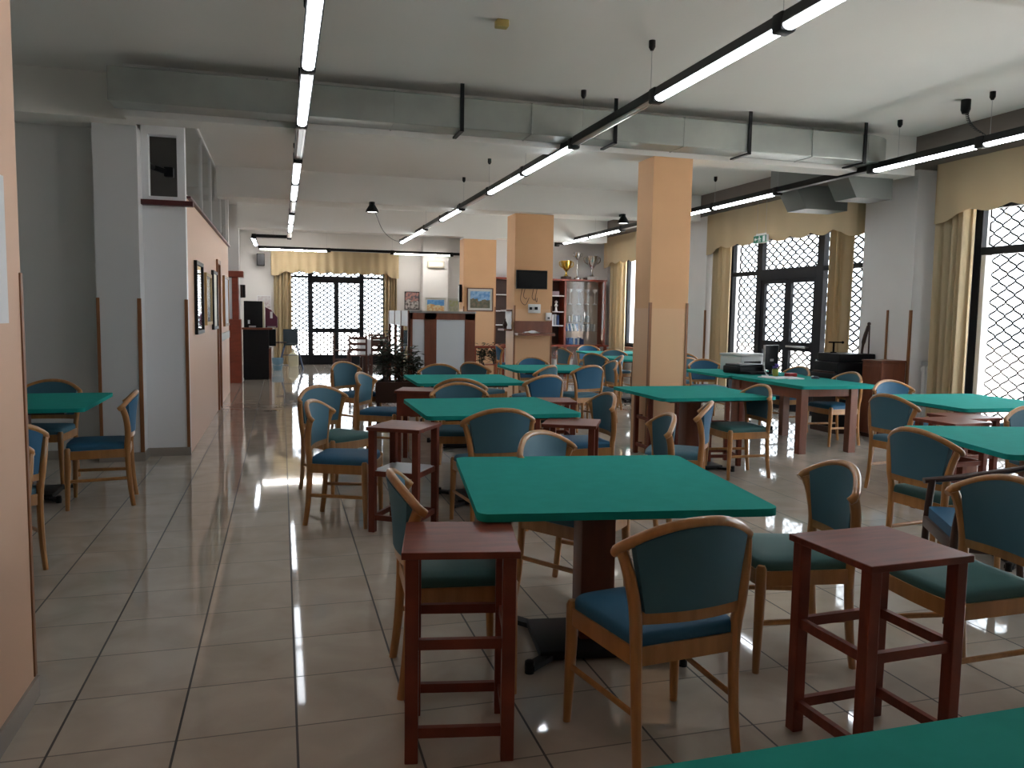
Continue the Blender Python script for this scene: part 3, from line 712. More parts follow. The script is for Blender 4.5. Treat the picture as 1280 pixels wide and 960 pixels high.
chair(5.35, 14.4, 80, 'grey backed chair before the trophy bookcase, left of the far green table', 'T', 'T')
chair(6.2, 15.55, 178, 'blue backed chair behind the far green table by the trophy bookcase', 'B', 'B')
chair(5.15, 12.45, 60, 'chair at the left of the half hidden table beside the centre pillar', 'T', 'T')
chair(5.9, 13.55, -175, 'chair between the two far green tables beside the centre pillar', 'T', 'T')

# ---------------------------------------------------------------- green card tables
def make_table(label, loc, rz):
    t = thing('card_table', label, 'table', loc, rz, 'square green felt card tables')
    bm = new(); prism(bm, rounded(.583, .583, .05), .722, .752); bevel_all(bm, .006, 60); obj('tabletop', bm, FELT, t)
    bm = new(); box(bm, -.42, .42, -.42, .42, .690, .722, bev=.004); obj('under_frame', bm, DARKW, t, None, 0)
    bm = new(); box(bm, -.078, .078, -.085, .085, .05, .690, bev=.012); obj('pedestal', bm, MAHOL, t)
    bm = new(); box(bm, -.27, .27, -.19, .19, .012, .05, bev=.006)
    o = obj('base_plate', bm, BLACK, t)
    for sx in (-1, 1):
        for sy in (-1, 1):
            bm = new(); bar(bm, (sx*.2, sy*.14, .022), (sx*.33, sy*.27, .022), .05, .022); lathe(bm, [(0, 0), (.02, 0), (.02, .05), (.012, .055), (0, .055)], (sx*.33, sy*.27, 0), 10)
            obj('foot', bm, BLACK, o)
    return t
T0 = make_table('nearest whole green card table in the middle foreground', (1.338, 3.266, 0), math.radians(-8))
for x, y, a, lab in [
    (1.56, 6.10, 0, 'second green card table, directly behind the nearest whole one'),
    (1.93, 8.68, -.8, 'third green card table, in front of the wood and white divider'),
    (3.50, 10.38, -2.3, 'green card table in front of the television pillar'),
    (3.83, 6.98, -.6, 'green card table in front of the centre pillar'),
    (6.05, 5.86, -2.4, 'green card table nearest the right edge window'),
    (4.535, 3.82, -15, 'green card table cut by the right edge in the right foreground'),
    (-1.965, 6.93, .8, 'green card table in the left alcove'),
    (1.07, .545, .5, 'green tabletop filling the bottom right corner'),
    (6.25, 14.55, -3, 'far green card table before the trophy bookcase'),
    (5.95, 12.75, 0, 'green card table half hidden by the centre pillar'),
    (5.90, 9.42, -1, 'green pedestal table under the printer at the far end of the desk')]:
    dup(T0, (x, y, 0), math.radians(a), lab)
# four legged office desk
t = thing('office_desk', 'four legged wooden desk with green top, nearer half of the office desk row', 'desk', (5.89, 8.09, 0), math.radians(-1))
bm = new(); prism(bm, rounded(.50, .735, .03), .715, .752); bevel_all(bm, .006, 60); obj('tabletop', bm, FELT, t)
for sx in (-.43, .20):
    for sy in (-.64, .62): obj('leg', B(sx-.045, sx+.045, sy-.045, sy+.045, 0, .715, bev=.004), MAHOL, t, None, 0)
for sx in (-.45, .18): obj('apron', B(sx, sx+.03, -.6, .58, .60, .715), MAHOL, t, None, 0)
for sy in (-.66, .61): obj('apron', B(-.39, .16, sy, sy+.03, .63, .715), MAHOL, t, None, 0)

# ---------------------------------------------------------------- mahogany side stands
def make_stand(label, loc, rz, w=.40, d=.37, h=.715, shelf=False):
    t = thing('side_stand', label, 'side table', loc, rz, 'mahogany drink stands beside the tables')
    bm = new(); box(bm, -w/2-.012, w/2+.012, -d/2-.012, d/2+.012, h-.024, h, bev=.003); obj('top', bm, MAHO, t, None, 0)
    for sx in (-1, 1):
        for sy in (-1, 1):
            x, y = sx*(w/2-.022), sy*(d/2-.022)
            obj('leg', B(x-.022, x+.022, y-.022, y+.022, 0, h-.024, bev=.003), MAHO, t, None, 0)
    for z in (.40, .10):
        for s in (-1, 1):
            y = s*(d/2-.022); obj('rail', B(-w/2+.044, w/2-.044, y-.011, y+.011, z-.017, z+.017), MAHO, t, None, 0)
            x = s*(w/2-.022); obj('rail', B(x-.011, x+.011, -d/2+.044, d/2-.044, z-.017, z+.017), MAHO, t, None, 0)
    if shelf:
        o = obj('shelf', B(-w/2+.02, w/2-.02, -d/2+.02, d/2-.02, .405, .42), LAMW, t, None, 0); o['label'] = 'white lower shelf'
    return t
S0 = make_stand('mahogany stand in the left foreground, tucked at the corner of the nearest whole table', (.585, 2.64, 0), math.radians(-11), w=.36, d=.36)
make_stand('mahogany stand alone in the right foreground', (1.955, 2.225, 0), math.radians(3))
make_stand('dark mahogany stand with a white lower shelf by the left aisle', (.80, 5.39, 0), math.radians(-33), w=.36, d=.37, shelf=True)
for x, y, a, lab in [(2.00, 5.36, -27, 'mahogany stand behind the chair tucked under the nearest whole table'),
                     (2.34, 6.78, -10, 'pale lit stand top at the far right corner of the second green table'),
                     (3.84, 7.72, 2, 'tall dark stand under the left far corner of the centre table'),
                     (4.24, 7.14, -8, 'red brown stand below the right side of the centre table'),
                     (5.32, 5.18, 2, 'mahogany stand in front of the table by the right edge window'),
                     (4.97, 4.95, 5, 'mahogany stand behind the pedestal of the right foreground table')]:
    dup(S0, (x, y, 0), math.radians(a), lab)
# cabinet-like stand and planter by the third table
t = thing('deep_apron_stand', 'low mahogany stand with deep apron left of the third green table', 'side table', (1.31, 7.84, 0), math.radians(-20))
obj('top', B(-.21, .21, -.2, .2, .695, .72, bev=.003), MAHO, t, None, 0)
obj('apron', B(-.19, .19, -.18, .18, .47, .695), MAHO, t, None, 0)
for sx in (-1, 1):
    for sy in (-1, 1): obj('leg', B(sx*.17-.022, sx*.17+.022, sy*.16-.022, sy*.16+.022, 0, .47), MAHO, t, None, 0)
t = thing('planter_box', 'long dark wooden planter box in front of the divider', 'planter', (1.42, 9.95, 0), math.radians(-8))
bm = new()
box(bm, -.30, .30, -.15, -.13, .36, .62); box(bm, -.30, .30, .13, .15, .36, .62); box(bm, -.30, -.28, -.13, .13, .36, .62); box(bm, .28, .30, -.13, .13, .36, .62); box(bm, -.28, .28, -.13, .13, .36, .38)
obj('trough', bm, DARKW, t, None, 0)
obj('soil', B(-.28, .28, -.13, .13, .5, .585), SOIL, t, None, 0)
for sx in (-1, 1):
    for sy in (-1, 1): obj('leg', B(sx*.27-.02, sx*.27+.02, sy*.12-.02, sy*.12+.02, 0, .36), DARKW, t, None, 0)
def plant(x, y, z, h, n, lab, spread=.16, seed=1):
    rnd = random.Random(seed)
    t = thing('leafy_plant', lab, 'plant', (x, y, z), 0, 'dark potted plants by the divider')
    bm = new(); lv = new()
    for k in range(n):
        a = rnd.uniform(0, 2*PI); r = rnd.uniform(.2, 1)*spread; hh = h*rnd.uniform(.6, 1)
        base = Vector((.03*math.cos(a), .03*math.sin(a), 0)); tip = Vector((r*math.cos(a), r*math.sin(a), hh))
        sweep(bm, smoothpath([base, base.lerp(tip, .5)+Vector((0, 0, .06)), tip], 3), (.005, .005), 5)
        for j in range(16):
            p = base.lerp(tip, .25+.75*j/8)+Vector((0, 0, .04*math.sin(PI*j/8)))
            b = rnd.uniform(0, 2*PI); L = rnd.uniform(.09, .16); d = Vector((math.cos(b), math.sin(b), rnd.uniform(-.2, .7))).normalized()
            s = d.cross(Vector((0, 0, 1))).normalized()*.020; m = p+d*L*.5; e = p+d*L-Vector((0, 0, .02)); nn = d.cross(s).normalized()*.003
            vs = [lv.verts.new(q) for q in (p, m+s, e, m-s)]; v2 = [lv.verts.new(q+nn) for q in (p, m+s, e, m-s)]
            lv.faces.new(vs); lv.faces.new(v2[::-1])
            for q in range(4): lv.faces.new((vs[q], v2[q], v2[(q+1) % 4], vs[(q+1) % 4]))
    obj('stems', bm, DARKW, t); obj('foliage', lv, LEAF, t, None, 0)
plant(1.24, 9.97, .585, .40, 12, 'taller dark leafy plant at the left of the planter box', .07, seed=3)
plant(1.42, 9.95, .585, .36, 11, 'dark leafy plant in the middle of the planter box', .07, seed=5)
plant(1.59, 9.92, .585, .30, 9, 'lower dark leafy plant at the right of the planter box', .06, seed=8)

# ---------------------------------------------------------------- dark armchair
t = thing('armchair', 'dark wooden armchair with blue cushion half hidden by the right foreground chairs', 'armchair', (3.44, 3.16, -0.0), math.radians(60))
for sx in (-1, 1):
    bm = new(); sweep(bm, smoothpath([(sx*.25, .23, 0), (sx*.25, .22, .42), (sx*.27, .20, .615)], 5), (.019, .019), 10, upv=(0, 1, 0)); obj('leg', bm, DARKW, t)
    bm = new(); sweep(bm, smoothpath([(sx*.21, -.25, 0), (sx*.21, -.22, .4), (sx*.23, -.27, .74)], 5), (.018, .018), 10, upv=(0, 1, 0)); obj('leg', bm, DARKW, t)
bm = new(); sweep(bm, smoothpath([(-.28, .24, .605), (-.29, .05, .635), (-.26, -.17, .69), (-.15, -.27, .74), (0, -.29, .75), (.15, -.27, .74), (.26, -.17, .69), (.29, .05, .635), (.28, .24, .605)], 5), (.026, .016), 10); obj('arm_rail', bm, DARKW, t)
obj('seat_frame', B(-.25, .25, -.23, .24, .36, .42, bev=.006), DARKW, t)
bm = new(); prism(bm, rounded(.24, .225, .04), .42, .475); bevel_all(bm, .018, 60, 3); obj('cushion', bm, BLUE, t, None, 60)
bm = new()
for k in range(5):
    x = (k-2)*.08; sweep(bm, [(x, -.215, .42), (x*1.1, -.272, .735)], (.008, .008), 6, upv=(0, 1, 0))
obj('back_spindles', bm, DARKW, t)

# ---------------------------------------------------------------- things on the office desk
ZD = .752
t = thing('printer', 'white printer on the far end of the desk', 'printer', (6.12, 9.75, ZD), math.radians(20))
bm = new(); box(bm, -.24, .24, -.18, .18, 0, .20, bev=.015); obj('body', bm, PLW, t)
bm = new(); box(bm, -.25, .25, -.19, .19, .2, .235, bev=.01); obj('lid', bm, PLW, t)
bm = new(); box(bm, -.17, .17, -.26, -.18, .05, .065); obj('paper_tray', bm, PLW, t)
obj('output_slot', B(-.18, .18, -.184, -.178, .08, .13), BLACKP, t)
t = thing('copier', 'black flat copier in front of the white printer', 'copier', (5.82, 9.20, ZD), math.radians(8))
bm = new(); box(bm, -.22, .22, -.17, .17, 0, .10, bev=.02); obj('body', bm, BLACKP, t)
bm = new(); box(bm, -.20, .20, -.15, .15, .10, .125, bev=.01); obj('lid', bm, mat('dark_grey_plastic', (.05, .05, .055), .3), t)
bm = new(); prism(bm, [(-.15, -.30), (.15, -.30), (.19, -.17), (-.19, -.17)], .01, .035); obj('tray', bm, BLACKP, t)
t = thing('monitor', 'black monitor seen from behind on the office desk', 'monitor', (6.06, 8.98, ZD), math.radians(12))
bm = new(); box(bm, -.115, .115, -.018, .012, .06, .37, bev=.008); obj('screen_back', bm, BLACKP, t)
bm = new()
for a in ((-.121, -.113, .055, .375), (.113, .121, .055, .375), (-.121, .121, .370, .378)): box(bm, a[0], a[1], -.015, .016, a[2], a[3])
obj('silver_bezel', bm, STEEL, t, None, 0)
bm = new(); sweep(bm, [(0, 0, .01), (0, -.01, .12)], (.022, .018), 8, upv=(0, 1, 0)); lathe(bm, [(0, 0), (.10, 0), (.10, .012), (0, .015)], (0, .0, 0), 20); obj('stand', bm, BLACKP, t)
obj('logo_plate', B(-.03, .03, -.021, -.017, .17, .20), STEEL, t, None, 0)
bm = new(); sweep(bm, smoothpath([(5.88, 8.86, ZD+.17), (5.885, 8.84, ZD+.06), (5.9, 8.82, ZD+.012), (5.84, 8.7, ZD+.008), (5.72, 8.66, ZD+.007)], 6), (.008, .008), 6); tag(obj('white_cable', bm, PLW), 'white cable drooping beside the monitor', 'cable')
t = thing('flower_pot', 'small yellow green pot with purple flowers on the desk', 'flower pot', (5.96, 8.72, ZD))
bm = new(); lathe(bm, [(0, 0), (.032, 0), (.042, .085), (.037, .085), (.03, .01), (0, .01)], (0, 0, 0), 16); obj('pot', bm, mat('lime_glaze', (.32, .34, .06), .35), t)
bm = new(); rnd = random.Random(4)
for k in range(26):
    a = rnd.uniform(0, 2*PI); r = rnd.uniform(0, .045); bmesh.ops.create_icosphere(bm, subdivisions=1, radius=.011, matrix=Matrix.Translation((r*math.cos(a), r*math.sin(a), .10+rnd.uniform(0, .05))))
obj('blossoms', bm, mat('violet_petals', (.07, .03, .22), .7), t)
bm = new(); lathe(bm, [(0, .07), (.036, .075), (.03, .1), (0, .12)], (0, 0, 0), 10); obj('leaves', bm, LEAF, t)
bm = new(); box(bm, -.07, .07, -.045, .045, 0, .045, bev=.008)
t = tag(obj('red_pouch', bm, mat('red_plastic', (.30, .012, .015), .4), None, (6.10, 8.60, ZD)), 'small red box on the desk beside the flower pot', 'box'); t.rotation_euler = (0, 0, .3)
bm = new(); box(bm, -.02, .02, .045, .047, .01, .035); obj('clasp', bm, STEEL, t)
for k, (x, y, a, lab) in enumerate([(5.72, 8.42, .2, 'white sheet of papers lying at the near edge of the desk'), (5.93, 8.36, -.15, 'second white sheet of papers right of the first on the desk')]):
    bm = new(); box(bm, -.10, .10, -.145, .145, 0, .012); o = tag(obj('paper_stack', bm, PAPER, None, (x, y, ZD)), lab, 'paper', 'papers on the desk'); o.rotation_euler = (0, 0, a)
t = thing('computer_mouse', 'grey and dark computer mouse at the right side of the desk', 'mouse', (6.22, 8.28, ZD), .5)
bm = new(); bmesh.ops.create_uvsphere(bm, u_segments=16, v_segments=10, radius=1, matrix=Matrix.Diagonal((.032, .055, .034, 1)))
for v in bm.verts: v.co.z = max(0, v.co.z)
obj('shell', bm, mat('navy_plastic', (.03, .04, .07), .3), t)
bm = new(); box(bm, -.022, .022, .015, .048, .018, .032, bev=.006); obj('button', bm, PLW, t)

# ---------------------------------------------------------------- piano, cabinet and radiator by the right pilaster
t = thing('upright_piano', 'black upright piano against the white pilaster', 'piano', (7.13, 8.86, 0))
bm = new(); box(bm, -.30, .30, -.20, .28, 0.08, .92, bev=.01); obj('case', bm, BLACKP, t, None, 0)
bm = new(); box(bm, -.25, .30, -.17, .28, .92, 1.03, bev=.012); obj('top_case', bm, BLACKP, t, None, 0)
bm = new(); box(bm, -.36, -.24, -.20, .28, .62, .78, bev=.02); obj('key_bed', bm, BLACKP, t)
bm = new(); box(bm, -.345, -.25, -.16, .24, .78, .80, bev=.004); obj('key_lid', bm, DARKW, t, None, 0)
bm = new(); box(bm, -.31, .30, -.215, .29, 0, .08, bev=.01); obj('plinth', bm, DARKW, t, None, 0)
t = thing('brown_cabinet', 'low brown wooden cabinet right of the black piano', 'cabinet', (7.27, 8.34, 0))
bm = new(); box(bm, -.19, .17, -.17, .17, .05, .95, bev=.01); obj('body', bm, MAHOL, t, None, 0)
bm = new(); box(bm, -.2, .18, -.18, .18, .95, .975, bev=.006); obj('top', bm, MAHOL, t, None, 0)
bm = new(); box(bm, -.17, .15, -.15, .15, 0, .05); obj('plinth', bm, DARKW, t, None, 0)
bm = new(); box(bm, -.196, -.19, -.14, .14, .1, .9, bev=.002); obj('door', bm, MAHOL, t, None, 0)
bm = new(); sweep(bm, [(7.02, 9.0, 1.03), (7.02, 9.0, 1.17)], (.012, .012), 8, upv=(0, 1, 0)); sweep(bm, [(6.96, 9.03, 1.17), (7.12, 8.95, 1.17)], (.009, .009), 8); lathe(bm, [(0, 0), (.04, 0), (.04, .012), (0, .015)], (7.02, 9.0, 1.03), 14)
bmesh.ops.create_uvsphere(bm, u_segments=10, v_segments=8, radius=.018, matrix=Matrix.Translation((7.12, 8.95, 1.17)))
tag(obj('metal_stand', bm, GRILLE), 'small metal T shaped stand on the piano', 'stand')
bm = new(); sweep(bm, smoothpath([(7.30, 8.80, 1.03), (7.32, 8.80, 1.18), (7.35, 8.79, 1.32), (7.37, 8.78, 1.40)], 4), [(.016, .016)]*4+[(.03, .02)]*4+[(.024, .02)]*4+[(.016, .016)], 8, upv=(0, 1, 0)); bmesh.ops.create_uvsphere(bm, u_segments=10, v_segments=8, radius=.024, matrix=Matrix.Translation((7.375, 8.78, 1.42)))
sweep(bm, [(7.39, 8.78, 1.03), (7.385, 8.78, 1.40)], (.01, .01), 8, upv=(0, 1, 0))
tag(obj('dark_statuette', bm, DARKW), 'tall thin dark statuette standing on the piano against the pilaster', 'statuette')
t = thing('radiator', 'white column radiator between the pilaster and the right curtain', 'radiator', (7.66, 7.97, .12))
for k in range(5):
    bm = new(); box(bm, -.055, .055, -.16+k*.065-.026, -.16+k*.065+.026, 0, .80, bev=.018); obj('column', bm, PLW, t)
bm = new(); box(bm, -.058, .058, -.195, .13, .80, .85, bev=.006); obj('grille_top', bm, mat('radiator_grille', (.35, .35, .35), .5), t)
bm = new(); sweep(bm, [(-.02, .14, .08), (-.02, .14, -.12)], (.012, .012), 8, upv=(0, 1, 0)); sweep(bm, [(-.02, .10, .08), (-.02, .14, .08)], (.012, .012), 8); obj('pipe', bm, PLW, t)
bm = new(); bmesh.ops.create_cone(bm, cap_ends=True, segments=10, radius1=.025, radius2=.025, depth=.05, matrix=Matrix.Translation((-.02, .14, .75))); obj('valve', bm, PLW, t)
# running man exit sign
t = thing('exit_sign', 'green running man exit sign on the valance edge', 'sign', (7.30, 11.22, 2.655), math.radians(-90))
bm = new(); box(bm, -.18, .18, -.02, .02, 0, .125, bev=.004); obj('box', bm, PLW, t, None, 0)
obj('green_face', B(-.172, .172, -.024, -.02, .006, .115), mat('exit_green', (.0, .17, .09), .4), t, None, 0)
W1 = mat('sign_white', (.75, .8, .78), .5)
bm = new(); box(bm, .085, .145, -.027, -.024, .015, .105)
obj('door_symbol', bm, W1, t, None, 0)
bm = new(); prism(bm, [(-.02, .06), (.02, .06), (.02, .06+.0), (-.02, .06)], 0, .001); bm.free(); bm = new()
def flat(bm, pts):
    lo = [bm.verts.new((x, -.024, z)) for x, z in pts]; hi = [bm.verts.new((x, -.028, z)) for x, z in pts]; n = len(pts)
    bm.faces.new(lo); bm.faces.new(hi[::-1])
    for k in range(n): bm.faces.new((lo[k], lo[(k+1) % n], hi[(k+1) % n], hi[k]))
flat(bm, [(-.012+.012*math.cos(a*PI/5), .098+.011*math.sin(a*PI/5)) for a in range(10)])
flat(bm, [(-.02, .084), (.004, .084), (.0, .052), (-.018, .05)]); flat(bm, [(-.018, .052), (-.006, .052), (-.026, .018), (-.04, .012), (-.044, .02), (-.034, .026)])
flat(bm, [(-.004, .052), (.004, .056), (.026, .034), (.014, .012), (.004, .016), (.012, .034)]); flat(bm, [(.0, .084), (.008, .080), (.028, .062), (.036, .066), (.038, .058), (.026, .054), (.004, .066)]); flat(bm, [(-.02, .084), (-.016, .076), (-.036, .066), (-.042, .05), (-.05, .052), (-.044, .072)])
obj('running_figure', bm, W1, t, None, 0)
bm = new(); flat(bm, [(-.145, .06), (-.115, .088), (-.115, .07), (-.075, .07), (-.075, .05), (-.115, .05), (-.115, .032)]); obj('arrow_symbol', bm, W1, t, None, 0)
obj('bracket', B(-.14, .14, -.004, .004, .125, .15), PLW, t, None, 0)
for sx in (-.12, .12): obj('hanger_rod', B(sx-.0015, sx+.0015, -.0015, .0015, .15, .66), STEEL, t, None, 0)

# ---------------------------------------------------------------- television pillar
YP = 12.925
t = thing('television', 'black flat television on the orange pillar', 'television', (4.02, YP, 2.05))
bm = new(); box(bm, -.27, .27, -.11, -.07, -.155, .155, bev=.006); obj('screen_case', bm, BLACKP, t, None, 0)
obj('screen', B(-.258, .258, -.114, -.11, -.14, .145), mat('screen_glass', (.003, .003, .003), .25, spec=.12), t, None, 0)
obj('wall_bracket', B(-.06, .06, -.07, -.002, -.08, .08), BLACK, t, None, 0)
bm = new(); 
for a, b_, s in ((-.15, -.02, .27), (-.10, -.06, .17), (.05, .09, .19), (.11, .12, .22)):
    sweep(bm, smoothpath([(a, -.05, -.15), (a-.02, -.03, -.15-s*.7), ((a+b_)/2, -.03, -.15-s), (b_, -.03, -.30)], 6), (.0045, .0045), 6)
obj('hanging_cables', bm, BLACKP, t)
t = thing('socket_panel', 'white wall socket panel below the television', 'socket', (4.10, YP, 1.57))
bm = new(); box(bm, -.11, .11, -.022, -.001, -.075, .075, bev=.006); obj('plate', bm, PLW, t)
obj('plug', B(.0, .05, -.05, -.022, -.02, .03, bev=.005), BLACKP, t); obj('plug', B(-.09, -.05, -.05, -.022, -.02, .025, bev=.005), BLACKP, t)
t = thing('thermostat', 'small white wall box on the right edge of the television pillar', 'control box', (4.35, YP, 1.44))
bm = new(); box(bm, -.05, .055, -.035, -.001, -.065, .065, bev=.006); obj('case', bm, PLW, t); obj('dial', B(-.02, .02, -.038, -.034, -.04, -.01), mat('dark_grey_plastic', (.05, .05, .055), .3), t)
t = thing('pillar_shelf', 'brown wooden shelf board across the television pillar', 'shelf', (4.085, YP, 1.13))
obj('back_board', B(-.325, .325, -.02, -.011, .03, .23), MAHOL, t, None, 0); obj('shelf_board', B(-.325, .325, -.22, -.011, -.01, .03, bev=.003), MAHOL, t, None, 0)
bm = new(); rnd = random.Random(2)
def f(u, v):
    x = -.20+.27*u; y = -.19+.14*v; return ((x, y, .033+.03*math.sin(PI*u)*math.sin(PI*v)+.008*math.sin(9*u+4*v)), (0, 0, 1))
sheet(bm, f, 14, 8, .004); tag(obj('white_cloth', bm, PAPER, None, (4.085, YP, 1.135), 60), 'crumpled white cloth on the television pillar shelf', 'cloth')
t = thing('side_shelf', 'small wooden shelf frame with white back on the left side of the television pillar', 'shelf', (3.74, 13.2, 1.35))
obj('back_panel', B(-.012, -.004, -.19, .19, -.13, .17), PLW, t, None, 0)
obj('shelf_board', B(-.14, -.004, -.2, .2, -.16, -.13), MAHOL, t, None, 0); obj('shelf_board', B(-.10, -.004, -.2, .2, .17, .195), MAHOL, t, None, 0)
bm = new(); lathe(bm, [(0, 0), (.035, 0), (.03, .03), (.045, .07), (.03, .11), (.012, .14), (.014, .17), (0, .18)], (3.66, 13.16, 1.22), 12); tag(obj('dark_vase', bm, DARKW), 'dark little vase on the side shelf of the television pillar', 'vase')

# ---------------------------------------------------------------- picture pillar
def picture(name, lab, x0, x1, z0, z1, y, art, fr=PLW, mat_w=.05, fw_=.02):
    t = thing(name, lab, 'picture', ((x0+x1)/2, y, (z0+z1)/2)); hx, hz = (x1-x0)/2, (z1-z0)/2
    bm = new(); box(bm, -hx, hx, -.025, -.002, hz-fw_, hz); box(bm, -hx, hx, -.025, -.002, -hz, -hz+fw_); box(bm, -hx, -hx+fw_, -.025, -.002, -hz+fw_, hz-fw_); box(bm, hx-fw_, hx, -.025, -.002, -hz+fw_, hz-fw_)
    obj('frame', bm, fr, t, None, 0)
    if mat_w: obj('mount', B(-hx+fw_, hx-fw_, -.012, -.003, -hz+fw_, hz-fw_), mat('picture_mount', (.55, .55, .5), .8), t, None, 0)
    obj('print', B(-hx+fw_+mat_w, hx-fw_-mat_w, -.015, -.011, -hz+fw_+mat_w, hz-fw_-mat_w), art, t, None, 0)
    return t
def art_mat(name, top, low, sc=6.0, split=0.0):
    m = bpy.data.materials.new(name); m.use_nodes = True; nt = m.node_tree; b = nt.nodes['Principled BSDF']; b.inputs['Roughness'].default_value = .4
    tc = nt.nodes.new('ShaderNodeTexCoord'); sx = nt.nodes.new('ShaderNodeSeparateXYZ'); nt.links.new(tc.outputs['Object'], sx.inputs[0])
    nz = nt.nodes.new('ShaderNodeTexNoise'); nz.inputs['Scale'].default_value = sc; nt.links.new(tc.outputs['Object'], nz.inputs['Vector'])
    a = nt.nodes.new('ShaderNodeMath'); a.operation = 'MULTIPLY_ADD'; a.inputs[1].default_value = .25; a.inputs[2].default_value = -.125-split; nt.links.new(nz.outputs['Fac'], a.inputs[0])
    s = nt.nodes.new('ShaderNodeMath'); s.operation = 'ADD'; nt.links.new(a.outputs[0], s.inputs[0]); nt.links.new(sx.outputs[2], s.inputs[1])
    g = nt.nodes.new('ShaderNodeMath'); g.operation = 'GREATER_THAN'; g.inputs[1].default_value = 0; nt.links.new(s.outputs[0], g.inputs[0])
    n2 = nt.nodes.new('ShaderNodeTexNoise'); n2.inputs['Scale'].default_value = 14; nt.links.new(tc.outputs['Object'], n2.inputs['Vector'])
    def ramp(c1, c2):
        r = nt.nodes.new('ShaderNodeValToRGB'); r.color_ramp.elements[0].position = .4; r.color_ramp.elements[1].position = .6
        r.color_ramp.elements[0].color = (*c1, 1); r.color_ramp.elements[1].color = (*c2, 1); nt.links.new(n2.outputs['Fac'], r.inputs[0]); return r
    mx = nt.nodes.new('ShaderNodeMix'); mx.data_type = 'RGBA'; nt.links.new(g.outputs[0], mx.inputs[0])
    nt.links.new(ramp(*low).outputs[0], mx.inputs[6]); nt.links.new(ramp(*top).outputs[0], mx.inputs[7]); nt.links.new(mx.outputs[2], b.inputs['Base Color'])
    return m
picture('landscape_picture', 'framed landscape picture with blue sky on the orange pillar', 3.84, 4.42, 1.52, 2.02, 16.898, art_mat('landscape_print', ((.10, .25, .50), (.25, .42, .62)), ((.10, .10, .06), (.18, .14, .09)), 5, .0), mat('picture_wood', (.12, .05, .03), .4))
picture('wall_poster', 'dark framed photo poster with a pink centre on the end wall', 3.32, 3.74, 1.55, 2.05, 22.49, art_mat('poster_print', ((.10, .10, .12), (.50, .25, .22)), ((.55, .52, .50), (.10, .09, .09)), 7), BLACK, .0)
picture('wall_picture', 'white framed blue and yellow picture on the end wall column', 3.82, 4.44, 1.42, 1.90, 22.09, art_mat('blue_print', ((.06, .22, .50), (.12, .30, .55)), ((.55, .30, .12), (.6, .55, .35)), 5, .02), PLW, .05)
picture('wall_picture', 'pale green picture on the end wall beside the orange pillar', 4.52, 4.92, 1.42, 1.90, 22.49, art_mat('pale_print', ((.45, .48, .25), (.50, .50, .36)), ((.40, .42, .30), (.55, .52, .40)), 4), PLW, .05)
t = thing('emergency_light', 'pale emergency light box on the end wall column', 'light', (4.12, 22.09, 2.80)); bm = new(); box(bm, -.23, .23, -.09, 0, -.09, .09, bev=.015); obj('case', bm, CREAM, t); obj('diffuser', B(-.2, .2, -.1, -.088, -.06, .06, bev=.004), PLW, t); bm = new(); sweep(bm, [(0, -.01, .09), (0, -.01, .45)], (.006, .006), 6, upv=(0, 1, 0)); obj('conduit', bm, PLW, t)
t = thing('wall_speaker', 'black loudspeaker high on the end wall left of the door', 'speaker', (-.51, 22.5, 2.80)); bm = new(); box(bm, -.10, .10, -.20, -.04, -.16, .16, bev=.01); obj('cabinet', bm, BLACKP, t); obj('bracket', B(-.03, .03, -.04, 0, -.04, .04), BLACK, t); obj('front_grille', B(-.085, .085, -.205, -.198, -.145, .145), mat('dark_grey_plastic', (.05, .05, .055), .3), t)
t = thing('door_alarm', 'narrow black sounder box on the left edge of the orange picture pillar', 'box', (3.755, 17.05, 1.90)); bm = new(); box(bm, -.06, -.004, -.05, .05, -.19, .19, bev=.008); obj('case', bm, BLACKP, t); obj('side_strip', B(-.066, -.058, -.03, .03, -.17, .17), PLW, t)
t = thing('console_table', 'narrow red topped console in front of the picture pillar', 'console table', (4.15, 16.3, 0)); obj('top', B(-.33, .36, -.16, .16, .76, .80), REDW, t, None, 0)
for sx in (-.29, .32):
    for sy in (-.12, .12): obj('leg', B(sx-.02, sx+.02, sy-.02, sy+.02, 0, .76), REDW, t, None, 0)
obj('lower_shelf', B(-.31, .34, -.14, .14, .40, .42), REDW, t, None, 0)
plant(4.02, 16.3, .42, .28, 9, 'trailing dark plant on the left of the red topped console', .14, 21); plant(4.32, 16.3, .42, .28, 9, 'trailing dark plant on the right of the red topped console', .14, 22)
bm = new(); sweep(bm, [(3.30, 13.6, 0), (3.40, 13.6, .62)], (.012, .012), 6, upv=(0, 1, 0)); sweep(bm, [(3.50, 13.6, 0), (3.40, 13.6, .62)], (.012, .012), 6, upv=(0, 1, 0)); sweep(bm, [(3.40, 13.85, 0), (3.40, 13.6, .62)], (.012, .012), 6, upv=(0, 1, 0)); sweep(bm, [(3.35, 13.6, .3), (3.45, 13.6, .3)], (.008, .008), 6)
tag(obj('folding_easel', bm, DARKW), 'small dark A shaped easel standing right of the divider', 'easel')

